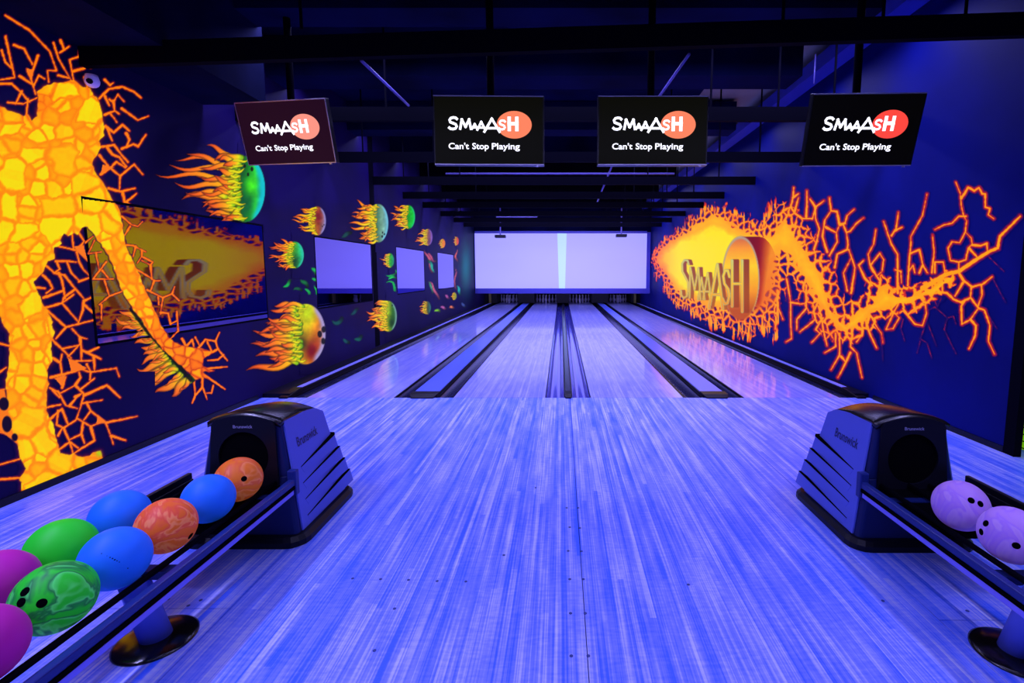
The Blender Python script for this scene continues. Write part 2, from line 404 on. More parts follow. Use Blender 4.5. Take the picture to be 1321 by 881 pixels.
def heat_ramp(h, stops):
    xs = [s[0] for s in stops]
    return np.stack([np.interp(h, xs, [s[1][c]/255 for s in stops]) for c in range(3)], -1)
def over(rgb, a, col, m):
    """paint colour col (tuple or array) over rgb with mask m"""
    col = np.asarray(col, float)/255 if not isinstance(col, np.ndarray) else col
    return rgb*(1 - m[..., None]) + col*m[..., None], a*(1 - m) + m
def decal(name, X0, bbox, step, paint, parent, mat, off, thr=.02, label=None, inside=1):
    x0, y0, x1, y1 = bbox
    xs = np.arange(x0, x1 + step, step); ys = np.arange(y0, y1 + step, step)
    X, Y = np.meshgrid(xs, ys)
    rgb, a = paint(X, Y)
    lr = np.where(rgb <= .04045, rgb/12.92, ((np.clip(rgb, 0, 1) + .055)/1.055)**2.4)*a[..., None]
    wx, wyy, wzz = on_x(X, Y, X0 + off)
    ok = a > thr
    if X0 < 0 and thr < .2:           # thin airbrush mist stops at the glass, solid paint may cross it
        for (ya, yb_, za, zb_) in PANES:
            ok &= ~((wyy > ya) & (wyy < yb_) & (wzz > za) & (wzz < zb_) & (a < .5))
    cell = ok[:-1, :-1] & ok[1:, :-1] & ok[:-1, 1:] & ok[1:, 1:]
    if thr > .2: cell = ok[:-1, :-1] & ok[1:, :-1] & ok[:-1, 1:] & ok[1:, 1:]
    cell &= (wzz[1:, 1:] > .012) & (wzz[1:, :-1] > .012)
    nx = X.shape[1]; idx = np.arange(X.size).reshape(X.shape)
    q = np.stack([idx[:-1, :-1], idx[:-1, 1:], idx[1:, 1:], idx[1:, :-1]], -1)[cell]
    if X0 < 0: q = q[:, ::-1]
    used, inv = np.unique(q, return_inverse=True)
    co = np.stack([wx.ravel()[used], wyy.ravel()[used], wzz.ravel()[used]], -1)
    me = bpy.data.meshes.new(name); nq = len(q)
    me.vertices.add(len(used)); me.vertices.foreach_set('co', co.astype(np.float32).ravel())
    me.loops.add(nq*4); me.loops.foreach_set('vertex_index', inv.astype(np.int32).ravel())
    me.polygons.add(nq); me.polygons.foreach_set('loop_start', np.arange(0, nq*4, 4, dtype=np.int32))
    me.update(calc_edges=True)
    at = me.color_attributes.new('Col', 'FLOAT_COLOR', 'POINT')
    col = np.concatenate([lr.reshape(-1, 3)[used], a.ravel()[used][:, None]], 1)
    at.data.foreach_set('color', col.astype(np.float32).ravel())
    o = obj(name, me, mat, parent)
    if label: o['label'] = label
    return o
LMAT, RMAT = 'wall_left_paint_fluorescent', 'wall_right_paint_fluorescent'

# ---- lava figure (left wall)
BODY = [(-70, 120), (0, 137), (31, 150), (36, 147), (42, 155), (47, 150), (49, 134), (48, 118), (60, 110), (70, 107), (82, 106), (95, 103), (107, 112), (115, 113), (120, 122), (128, 130), (132, 145), (134, 165), (134, 175), (128, 182), (130, 192), (122, 203), (119, 213), (124, 225), (130, 230), (138, 243), (145, 258), (152, 265), (156, 280), (160, 300), (162, 315), (168, 330), (180, 355), (190, 378), (200, 400), (208, 420), (220, 438), (235, 445), (256, 449), (274, 453), (262, 463), (262, 472), (276, 478), (262, 480), (270, 489), (262, 486), (252, 490), (243, 480), (225, 465), (205, 445), (193, 430), (182, 412), (172, 400), (163, 385), (155, 370), (148, 350), (140, 330), (130, 315), (120, 300), (113, 293), (105, 293), (101, 303), (95, 301), (88, 304), (82, 301), (77, 310), (79, 315), (70, 320), (70, 333), (62, 337), (55, 352), (44, 362), (46, 372), (52, 383), (56, 395), (62, 402), (68, 415), (66, 420), (71, 428), (66, 440), (66, 455), (68, 465), (60, 478), (63, 495), (60, 510), (60, 525), (63, 540), (70, 548), (71, 560), (74, 567), (78, 585), (85, 587), (95, 585), (105, 589), (115, 587), (125, 582), (130, 581), (133, 595), (120, 602), (100, 611), (75, 622), (50, 634), (35, 640), (28, 634), (28, 622), (25, 617), (33, 605), (25, 590), (25, 580), (22, 570), (15, 560), (15, 550), (11, 540), (8, 525), (8, 508), (7, 490), (10, 478), (12, 458), (12, 430), (10, 427), (4, 420), (2, 410), (-4, 404), (-20, 385), (-70, 360)]
S_FIG = [
 # crown of cracks above the shoulder
 [(7, 20), (38, 39), (64, 66), (73, 91), (61, 91), (63, 106)], [(7, 47), (13, 75), (19, 100), (0, 103)], [(2, 65), (7, 80), (17, 90)], [(18, 58), (31, 63), (42, 83)],
 [(49, 72), (42, 92), (40, 103)], [(35, 90), (41, 105), (46, 122)], [(69, 55), (76, 77), (92, 104)], [(78, 52), (83, 64), (77, 68)], [(89, 60), (83, 64)], [(103, 66), (102, 73), (90, 77), (95, 104)],
 [(94, 92), (109, 88), (112, 83), (117, 87)], [(0, 108), (15, 108), (28, 120), (38, 132)], [(28, 118), (20, 134)], [(25, 98), (44, 110), (50, 97), (58, 102)], [(75, 97), (90, 101)], [(10, 132), (30, 134), (48, 126)], [(36, 128), (34, 148)], [(109, 100), (113, 112)],
 # right of the torso
 [(135, 103), (142, 110), (146, 107)], [(128, 127), (140, 115), (158, 112), (172, 118), (182, 126)], [(135, 124), (141, 136)], [(141, 128), (146, 132), (152, 122), (160, 131)], [(146, 130), (148, 143)],
 [(135, 148), (148, 143), (154, 147)], [(157, 140), (178, 155), (191, 150)], [(143, 147), (151, 158)], [(136, 163), (147, 171), (158, 161), (167, 169)], [(138, 165), (145, 182)],
 [(127, 190), (147, 187), (157, 200), (165, 209)], [(138, 190), (145, 199), (154, 203), (163, 215)], [(157, 192), (172, 186), (178, 189), (188, 174)], [(163, 172), (167, 180), (163, 190)],
 [(128, 200), (140, 215), (155, 227), (154, 246)], [(130, 225), (143, 216), (150, 209), (162, 216)], [(155, 227), (173, 212), (184, 225)], [(140, 243), (155, 247), (174, 243)], [(158, 248), (161, 262), (176, 250)], [(152, 266), (163, 260), (175, 271)],
 # between arm and leg
 [(73, 317), (95, 322), (104, 325), (112, 335), (115, 338)], [(93, 303), (95, 322)], [(100, 323), (108, 312)], [(101, 300), (110, 313)], [(72, 337), (88, 337), (98, 338)], [(99, 325), (102, 338), (108, 348), (115, 355)],
 [(73, 337), (77, 347), (70, 352)], [(60, 343), (70, 352), (83, 355)], [(86, 337), (92, 352), (102, 362)], [(83, 355), (95, 370), (108, 385)], [(102, 363), (116, 358)], [(97, 373), (83, 383), (80, 391)], [(55, 355), (63, 362), (68, 372), (60, 378)],
 [(56, 384), (82, 375), (84, 385)], [(46, 371), (58, 372)], [(76, 352), (80, 362), (83, 378)], [(55, 398), (80, 391), (95, 380)], [(80, 391), (102, 416)], [(108, 388), (107, 400), (101, 417)], [(108, 393), (121, 404)], [(108, 388), (120, 383)],
 [(58, 398), (85, 422), (101, 418), (120, 413)], [(85, 422), (72, 437)], [(93, 424), (103, 435), (112, 437)], [(103, 435), (105, 450), (105, 464)], [(65, 436), (92, 462)], [(80, 450), (103, 445)], [(88, 460), (104, 443)], [(106, 452), (130, 463)], [(113, 455), (127, 448)],
 [(92, 466), (121, 465)], [(121, 460), (122, 478)], [(112, 470), (117, 480)], [(98, 474), (117, 480), (150, 475), (154, 486)], [(117, 480), (116, 490)], [(65, 487), (92, 480), (110, 475)], [(68, 462), (78, 468), (80, 483)], [(80, 457), (78, 468)], [(80, 500), (85, 486)],
 [(64, 500), (78, 507), (97, 497)], [(97, 497), (104, 487), (102, 480)], [(104, 502), (122, 488)], [(97, 497), (110, 510)], [(108, 510), (138, 497), (155, 513)], [(68, 503), (77, 513)], [(97, 512), (105, 508)],
 [(75, 505), (85, 523), (100, 527)], [(108, 510), (104, 525), (98, 542)], [(90, 523), (101, 510)], [(107, 520), (132, 516)], [(112, 520), (117, 530), (136, 545), (143, 562), (146, 573)], [(138, 545), (177, 537)], [(143, 562), (162, 568)], [(117, 530), (108, 542)], [(100, 540), (117, 550), (135, 543)],
 [(117, 550), (122, 568), (95, 585)], [(62, 525), (78, 522)], [(64, 541), (80, 527)], [(80, 528), (88, 548)], [(73, 548), (82, 552), (98, 542)], [(82, 552), (90, 570), (95, 587)], [(75, 562), (80, 552)], [(107, 546), (105, 560), (90, 567)], [(105, 560), (109, 572)], [(76, 580), (90, 570), (101, 578)], [(75, 530), (73, 548)],
 # left of the leg
 [(-10, 441), (12, 446)], [(-10, 487), (8, 474)], [(-10, 505), (6, 502)], [(-10, 535), (13, 532)], [(-10, 556), (14, 560), (25, 574)], [(-10, 602), (26, 592)], [(-10, 619), (30, 616)],
]
S_ARM = [
 [(157, 279), (170, 290), (178, 292), (184, 286)], [(168, 292), (161, 303)], [(162, 316), (172, 317), (188, 325)], [(175, 318), (172, 331)], [(183, 323), (183, 330), (177, 340)], [(183, 331), (197, 338), (194, 342), (183, 336)], [(194, 342), (196, 360)], [(174, 346), (200, 362), (207, 362)],
 [(199, 362), (194, 376)], [(190, 374), (210, 384), (222, 379), (231, 388)], [(222, 379), (225, 370)], [(204, 383), (205, 393)], [(210, 384), (207, 405)], [(207, 403), (217, 404), (220, 418), (228, 414)], [(228, 402), (230, 427), (220, 437)],
 [(110, 313), (120, 305)], [(122, 310), (114, 327), (131, 325)], [(124, 327), (128, 348)], [(137, 338), (120, 360), (146, 360)], [(132, 349), (140, 359)], [(135, 362), (141, 382), (157, 376)], [(141, 382), (128, 393)], [(131, 393), (131, 413)],
 [(235, 437), (240, 447), (248, 438), (250, 447)], [(252, 435), (258, 447)], [(256, 449), (265, 438), (278, 440), (283, 429)], [(278, 440), (281, 450), (293, 465)], [(281, 450), (268, 458)], [(267, 440), (273, 453), (262, 462)], [(288, 458), (281, 464), (268, 465)],
 [(262, 476), (293, 473)], [(264, 484), (280, 495), (290, 502)], [(261, 488), (261, 500), (252, 510), (248, 520)], [(250, 488), (252, 510)], [(261, 498), (267, 515)], [(275, 497), (273, 507), (266, 507)],
]
ARM_Y0 = 262
FIG_RAMP = [(0, (0, 0, 0)), (.10, (70, 8, 40)), (.25, (150, 30, 25)), (.45, (235, 85, 12)), (.7, (255, 125, 8)), (1.0, (255, 150, 0)), (1.3, (255, 190, 0)), (1.6, (248, 220, 5))]
def strokes(h, X, Y, S, w, peak=.72, halo=.22, hw=2.2, seed=1, taper=.35, smooth=False):
    rnd = random.Random(seed)
    for pts in S:
        sl = window_idx(X, Y, pts, 9)
        if X[sl].size == 0: continue
        k = w*(.8 + .5*rnd.random())
        jp = vnoise(X[sl]/3.1, Y[sl]/3.1, 5)*1.4 - .7
        d, t = line_sd(X[sl], Y[sl], pts, k, k*taper)
        d = d + jp*.6
        v = peak*np.clip(.5 - d/1.1, 0, 1)
        v = np.maximum(v, halo*np.exp(-np.maximum(d, 0)**2/hw**2))
        h[sl] = np.maximum(h[sl], v)
    return h
def body_heat(X, Y):
    d = poly_sd(X + 2.2*(vnoise(X/5, Y/5, 2) - .5), Y + 2.2*(vnoise(X/5, Y/5, 8) - .5), BODY)
    sc = np.interp(Y, [100, 300, 640], [17., 17., 19.])
    arm = sst(110, 160, X)*sst(300, 360, Y)
    sc = sc*(1 - .25*arm)
    wx_ = (fbm(X/14, Y/14, 3) - .5)*7; wy_ = (fbm(X/14, Y/14, 13) - .5)*7
    e, i, r = voronoi((X + wx_)/18. + 1.7, (Y + wy_)/18., 21)
    e2, i2, r2 = voronoi((X + wx_)/12.5, (Y + wy_)/12.5 + 5, 31)
    e = np.where(arm > .4, e2*.8, e); i = np.where(arm > .4, i2, i); r = np.where(arm > .4, r2, r)
    e3, i3, r3 = voronoi((X + wx_*1.3)/31., (Y + wy_*1.3)/31. + 3, 45, .98)
    big = (i3 > .42) & (arm < .4)
    e = np.where(big, e3*1.3, e); i = np.where(big, .45 + .55*hash2(np.floor(i3*997), i3*0, 2), i)
    cellh = .84 + .66*sst(.05, .16 + .14*(1 - i), e)*(.12 + .88*i**1.3) + .16*sst(0, .10, e)
    # facets inside some stones
    cellh = cellh + .08*(vnoise(X/4., Y/4., 41) - .5) + .05*np.sign(np.sin(i*60 + (X*np.cos(i*20) + Y*np.sin(i*20))*.25))*(i > .55)
    tone = np.interp(Y, [100, 190, 300, 450, 560, 640], [-.14, -.02, .06, -.02, -.05, .0]) - .28*sst(380, 460, Y)*arm - .12*arm
    tone = tone - .22*sst(60, 0, np.abs(Y - 120))*sst(90, 40, X)
    bh = cellh + tone
    bh = bh - .08*sst(-5, 0, d)
    for (cx, cy, rx, ry) in ((6, 521, 6, 8), (10, 547, 7, 11), (19, 565, 4, 5), (20, 139, 0, 0)):
        pass
    return d, bh
FL_ARM = [((152, 401), (166, 405), (178, 412), 5), ((148, 409), (160, 416), (182, 418), 5), ((156, 427), (170, 421), (188, 424), 5), ((167, 434), (180, 432), (194, 428), 5), ((172, 442), (186, 440), (202, 436), 6), ((181, 450), (194, 448), (206, 443), 6),
          ((184, 458), (196, 454), (212, 450), 6), ((181, 470), (192, 463), (216, 455), 6), ((176, 476), (192, 475), (220, 460), 7), ((174, 487), (190, 484), (224, 466), 8), ((180, 500), (200, 490), (230, 474), 9), ((199, 507), (214, 500), (236, 482), 8), ((222, 513), (230, 502), (246, 488), 9)]
def tongue(rgb, a, X, Y, tip, mid, base, w, cols, dark=.45, wig=1.):
    # curved tapered flame: quadratic path tip -> mid -> base
    P = [(1 - t)**2*np.array(tip) + 2*t*(1 - t)*(2*np.array(mid) - .5*(np.array(tip) + np.array(base))) + t*t*np.array(base) for t in np.linspace(0, 1, 13)]
    if wig:
        dv = np.array(base, float) - np.array(tip, float); L_ = np.hypot(*dv) + 1e-6; nv = np.array([-dv[1], dv[0]])/L_
        ph = (tip[0]*1.7 + tip[1]*2.3) % 6.283
        P = [p + nv*(L_*.055*wig*math.sin(2*math.pi*1.25*t + ph)*(1 - .5*t)) for p, t in zip(P, np.linspace(0, 1, 13))]
    sl = window_idx(X, Y, P, w + 3)
    if X[sl].size == 0: return rgb, a
    d, t = line_sd(X[sl], Y[sl], P, .15, w*.5)
    d = d - w*.30*np.sin(np.pi*np.clip(t, 0, 1)**.8)
    m = np.clip(.5 - d/.9, 0, 1)
    col = heat_ramp(t, cols)
    core = sst(0, -w*.32, d)
    col = col*(dark + (1 - dark)*core)[..., None]
    r2, a2 = over(rgb[sl], a[sl], col, m)
    rgb[sl] = r2; a[sl] = a2
    return rgb, a
def fig_common(X, Y, S, w, withbody, seed):
    h = np.zeros(X.shape)
    strokes(h, X, Y, S, w, seed=seed, taper=.6)
    rgb = heat_ramp(h, FIG_RAMP); a = sst(.02, .3, h)
    if withbody:
        d, bh = body_heat(X, Y); m = np.clip(.5 - d/.9, 0, 1)
        hal = .20*np.exp(-np.maximum(d, 0)/5.); 
        hh = np.maximum(h, hal); rgb = heat_ramp(hh, FIG_RAMP); a = sst(.02, .3, hh)
        rgb, a = over(rgb, a, heat_ramp(bh, FIG_RAMP), m)
    return rgb, a
def paint_figure(X, Y):
    rgb, a = fig_common(X, Y, S_FIG, 1.45, True, 3)
    for tri in ([(87, 461), (92, 480), (112, 475), (98, 466)], [(70, 488), (85, 483), (80, 499)], [(126, 535), (140, 546), (124, 546)], [(95, 318), (108, 316), (114, 338), (101, 326)], [(132, 212), (147, 216), (130, 224)], [(34, 88), (44, 90), (40, 104)]):
        rgb, a = over(rgb, a, (250, 118, 25), np.clip(.5 - poly_sd(X, Y, tri)/1.0, 0, 1))
    # orange rim left of the leg with dark hollows
    rim = np.clip(.5 - poly_sd(X, Y, [(-70, 500), (6, 503), (9, 520), (14, 552), (25, 575), (14, 566), (0, 556), (-70, 556)])/1.2, 0, 1)
    rgb, a = over(rgb, a, (250, 120, 20), rim)
    for (cx, cy, rx, ry) in ((5, 521, 6.5, 8.5), (9, 547, 6.5, 10.5), (19, 564, 4, 5), (-14, 530, 12, 18)):
        m = np.clip(.5 + (1 - np.sqrt(((X - cx)/rx)**2 + ((Y - cy)/ry)**2))*min(rx, ry)/1.2, 0, 1)
        rgb, a = over(rgb, a, (18, 6, 40), m)
    # yellow-green toe tip
    rgb, a = over(rgb, a, (150, 215, 20), .8*np.exp(-((X - 128)/4)**2 - ((Y - 585)/4)**2)*a)
    return rgb, a
win1 = (wy(111, 290) - .04, wy(338, 300) + .04, wz(125, 447) - .02, wz(338, 292) + .04)
def paint_figure_cut(X, Y):
    rgb, a = paint_figure(X, Y)
    return rgb, a
def paint_arm(X, Y):
    rgb, a = fig_common(X, Y, S_ARM, 1.2, True, 8)
    # keep only what lies right of the wall/pane edge
    cols = [(0, (230, 70, 30)), (.45, (250, 130, 30)), (.75, (245, 190, 20)), (.92, (190, 200, 10)), (1, (20, 70, 15))]
    fr, fa = np.zeros_like(rgb), np.zeros_like(a)
    rr = random.Random(5)
    for tip, mid, base, w in FL_ARM:
        fr, fa = tongue(fr, fa, X, Y, tip, mid, base, w*1.25, cols)
        for q in range(2):
            k = .45 + .3*q
            t2 = (tip[0] + (base[0] - tip[0])*k*.8, tip[1] + (base[1] - tip[1])*k*.8 + rr.uniform(-4, 4))
            fr, fa = tongue(fr, fa, X, Y, t2, ((t2[0] + base[0])/2, (t2[1] + base[1])/2 + rr.uniform(-2, 2)), (base[0] + rr.uniform(-3, 3), base[1] + rr.uniform(-3, 3)), w*.6, cols)
    # dark seam between flames and arm
    ds, _ = line_sd(X, Y, [(168, 398), (190, 428), (222, 462), (246, 490)], 2.0, 2.6)
    fr, fa = over(fr, fa, (10, 14, 12), np.clip(.5 - ds/1.5, 0, 1)*.9)
    d, bh = body_heat(X, Y); m = np.clip(.5 - d/.9, 0, 1)
    under = fa*(1 - m)*sst(395, 402, Y)
    rgb, a = over(rgb, a, fr, under*(1 - .0*a))
    return rgb, a
def split_pane(X, Y):
    x, y, z = on_x(X, Y, XL)
    return (y > win1[0]) & (y < win1[1]) & (z > win1[2]) & (z < win1[3])
# figure on the wall, arm layer that continues over glass and frame
decal('lava_figure_mural', XL, (-60, 12, 200, 646), 1.0, paint_figure, wl, LMAT, .0016, label='fluorescent orange and yellow lava rock figure painted on the wall')
def paint_arm_cut(X, Y):
    rgb, a = paint_arm(X, Y)
    # the arm layer starts at the pane's edge; cracks of the leg keep to the wall
    keep = (X > 106) & (Y > np.interp(X, [100, 340], [255.5, 285]))
    keep &= ~((X < 200) & (Y > 480))
    return rgb, np.where(keep, a, 0)
decal('lava_arm_mural', XL, (104, 254, 300, 524), .85, paint_arm_cut, wl, LMAT, .0038, thr=.42, label='fluorescent orange lava arm painted across the mirrored pane')

# ---- flaming balls (left wall)
FL_OR = [(0, (225, 60, 30)), (.35, (250, 110, 25)), (.7, (255, 170, 15)), (.9, (235, 225, 10)), (1, (140, 200, 20))]
FL_YE = [(0, (230, 70, 30)), (.3, (255, 130, 20)), (.6, (255, 200, 5)), (1, (230, 230, 20))]
def fireball(name, cx, cy, rx, ry, cols, spots, tail, fl, label, holes=(), tips=None, n=26, spread=1., step=None, rim=None, seed=0, tilt=0.):
    xs0 = min([cx - rx - tail - 6] + ([t[0] - 4 for t in tips] if tips else []))
    bb = (xs0, cy - ry - 12, cx + rx + 6, cy + ry + 12)
    if tips: bb = (bb[0], min(bb[1], min(t[1] for t in tips) - 4), bb[2], max(bb[3], max(t[1] for t in tips) + 5))
    def paint(X, Y):
        rgb = np.zeros(X.shape + (3,)); a = np.zeros(X.shape)
        u = (X - cx)/rx; v = (Y - cy)/ry; r = np.sqrt(u*u + v*v)
        glow = .30*np.exp(-np.maximum(r - 1, 0)*3)*(u > -.3)
        rgb, a = over(rgb, a, (60, 30, 130), glow)
        # ball face: colours run left to right, mottled
        tt = np.clip(.5 + .5*u + .10*(fbm(X/ry*2.2, Y/ry*2.2, seed) - .5), 0, 1)
        col = heat_ramp(tt, cols)
        for (sx, sy, sr, sc) in spots:
            m = np.exp(-(((u - sx)**2 + (v - sy)**2)/sr**2)); col = col*(1 - m[..., None]) + np.array(sc)/255*m[..., None]
        col = col*(.78 + .44*fbm(X/ry*5, Y/ry*5, seed + 3))[..., None]
        if rim is not None:
            m = sst(.72, .95, r)*sst(.25, .6, u); col = col*(1 - m[..., None]) + np.array(rim)/255*m[..., None]
        rgb, a = over(rgb, a, col, np.clip(.5 + (1 - r)*min(rx, ry)/1.0, 0, 1))
        for (hx, hy, hr) in holes:
            d = np.hypot((X - hx)*1.5, Y - hy) - hr
            rgb, a = over(rgb, a, (12, 14, 18), np.clip(.5 - d, 0, 1)*.9)
        rnd = random.Random(seed + 11); T = []
        if tips:
            for (tx, ty) in tips:
                by = cy + (ty - cy)*.62 ; by = min(max(by, cy - ry*.92), cy + ry*.92)
                T.append((tx, ty, cx - rx*.25, by, 1.0))
        for q in range(n):
            f = (q + .5)/n*2 - 1; f = f*.97
            L = tail*(1 - .45*f*f)*(rnd.uniform(.75, 1.05) if q % 3 == 0 else rnd.uniform(.25, .8))
            by = cy + f*ry; bx = cx - rx*math.sqrt(max(0, 1 - f*f))*.55 + rnd.uniform(-.25, .25)*rx
            T.append((bx - L - rx*.15, by + tilt*L + rnd.uniform(-.08, .08)*ry*2, bx, by, .75))
        T.sort(key=lambda t: t[0])
        for (tx, ty, bx, by, ws) in T:
            w = ry*.20*ws*rnd.uniform(.7, 1.3)
            mid = ((tx + bx)/2, (ty + by)/2 + rnd.choice((-1, 1))*ry*.09)
            rgb, a = tongue(rgb, a, X, Y, (tx, ty), mid, (bx, by), w, fl, dark=.38)
        # licks over the ball's face
        for q in range(12):
            f = (q + .5)/12*2 - 1
            bx = cx - rx*.45*math.sqrt(max(.0, 1 - f*f)); by = cy + f*ry*.95
            L = rx*rnd.uniform(.45, .8)
            c2 = [(0, fl[-2][1]), (1, fl[-2][1])]
            L *= rnd.uniform(.5, 1.2); rgb, a = tongue(rgb, a, X, Y, (bx + L*.6, by + rnd.uniform(-.08, .08)*ry), (bx + L*.1, by + .03*ry), (bx - L*.5, by), ry*rnd.uniform(.04, .08), c2, dark=.5)
        return rgb, a
    st = step or (1.0 if rx > 20 else .6)
    decal(name, XL, bb, st, paint, wl, LMAT, .0042 + .0004*seed, label=label)
fireball('flaming_ball_mural', 315, 244, 27, 43, [(0, (90, 150, 10)), (.4, (10, 80, 40)), (.62, (20, 150, 40)), (.78, (50, 215, 60)), (.9, (10, 185, 190)), (1, (20, 200, 215))], [(.1, .4, .4, (5, 95, 50)), (.3, -.1, .25, (70, 230, 30))], 56, FL_OR,
         'large painted green bowling ball trailing orange flames, below the leftmost television', [(315.5, 214, 2.6), (320, 225, 2.4), (325, 218, 3)], [(265, 188), (240, 195), (225, 203), (215, 215), (198, 220), (223, 234), (233, 258), (260, 268), (285, 285)], 20, rim=(10, 195, 205), seed=1)
fireball('flaming_ball_mural', 394, 431, 26, 39, [(0, (120, 130, 10)), (.35, (215, 190, 10)), (.6, (250, 180, 5)), (.8, (240, 120, 20)), (1, (190, 150, 190))], [(.3, .55, .45, (110, 12, 25)), (-.2, .3, .3, (50, 40, 10)), (.1, -.75, .5, (200, 225, 10))], 52, FL_OR,
         'large painted yellow bowling ball trailing orange flames, under the second mirrored pane', [(412.5, 431, 4.5), (417.5, 425, 4.2), (417, 440, 4.2)], [(316, 478), (322, 447), (331, 428), (328, 458), (346, 476), (350, 418), (362, 411)], 22, rim=(165, 150, 205), seed=2)
fireball('flaming_ball_mural', 409, 285, 11.5, 19, [(0, (230, 180, 10)), (.6, (150, 70, 30)), (1, (140, 130, 190))], [(.1, -.3, .5, (130, 30, 40))], 25, FL_YE, 'small painted orange flaming ball above the second mirrored pane', [(416, 292, 1), (418, 290, 1)], [(377, 280), (386, 271)], 14, rim=(140, 130, 200), seed=3)
fireball('flaming_ball_mural', 380, 329, 12, 17.5, [(0, (200, 210, 10)), (.5, (60, 150, 40)), (.8, (30, 190, 120)), (1, (30, 190, 170))], [(0, .5, .5, (20, 70, 40))], 24, FL_OR, 'painted green flaming ball left of the second mirrored pane', (), [(344, 331), (346, 318), (352, 313), (362, 307), (368, 349)], 14, rim=(40, 190, 160), seed=4)
fireball('flaming_ball_mural', 488, 288, 13, 25, [(0, (200, 190, 20)), (.45, (70, 120, 90)), (.7, (120, 170, 150)), (1, (110, 190, 215))], [], 29, FL_YE, 'painted pale cyan flaming ball crossing the black strip', [(493, 305, 1.6), (496, 302, 1.3), (493.5, 300, 1.3)], [(452, 280), (459, 258), (466, 300), (470, 312)], 20, rim=(110, 190, 220), seed=5)
fireball('flaming_ball_mural', 527, 280, 8.5, 15.5, [(0, (180, 200, 10)), (.4, (20, 150, 20)), (1, (10, 200, 60))], [], 19, FL_YE, 'painted bright green flaming ball right of the black strip', (), [(502, 275), (507, 266), (511, 288)], 14, rim=(30, 200, 120), seed=6)
fireball('flaming_ball_mural', 552, 306, 6, 11, [(0, (230, 180, 10)), (.6, (120, 70, 90)), (1, (130, 90, 190))], [], 13, FL_YE, 'painted violet flaming ball above the third mirrored pane', (), [(534, 311)], 10, rim=(130, 90, 200), seed=7)
fireball('flaming_ball_mural', 503, 336, 5.5, 9.5, [(0, (200, 210, 10)), (.5, (40, 170, 30)), (1, (30, 130, 120))], [], 9, FL_YE, 'tiny painted green flaming ball beside the third mirrored pane', (), [(489, 334)], 8, seed=8)
fireball('flaming_ball_mural', 501, 408, 11, 20, [(0, (230, 220, 10)), (.5, (150, 180, 10)), (.8, (40, 110, 20)), (1, (90, 140, 130))], [(.4, .4, .4, (20, 60, 10))], 21, FL_YE, 'painted yellow green flaming ball low on the wall beside the black strip', [(506, 394, 1.2)], [(474, 409), (478, 398), (482, 418)], 18, rim=(110, 160, 150), seed=9)
fireball('flaming_ball_mural', 551, 397, 5, 8.5, [(0, (210, 120, 10)), (.6, (60, 80, 50)), (1, (40, 110, 120))], [], 8, FL_YE, 'tiny painted orange flaming ball below the third mirrored pane', (), [(541, 400)], 8, seed=10)
fireball('flaming_ball_mural', 571, 314, 3.5, 6, [(0, (240, 140, 10)), (1, (230, 120, 30))], [], 4, FL_YE, 'tiny painted orange ball above the farthest mirrored pane', (), None, 6, seed=12, step=.5)
fireball('flaming_ball_mural', 589, 311, 3, 5.5, [(0, (235, 90, 30)), (1, (200, 70, 40))], [], 3, FL_YE, 'tiny painted red orange ball nearest the screen', (), None, 6, seed=13, step=.5)
fireball('flaming_ball_mural', 586, 382, 3.2, 5, [(0, (235, 160, 20)), (1, (120, 150, 40))], [], 3, FL_YE, 'tiny painted orange ball below the farthest mirrored pane', (), None, 6, seed=14, step=.5)
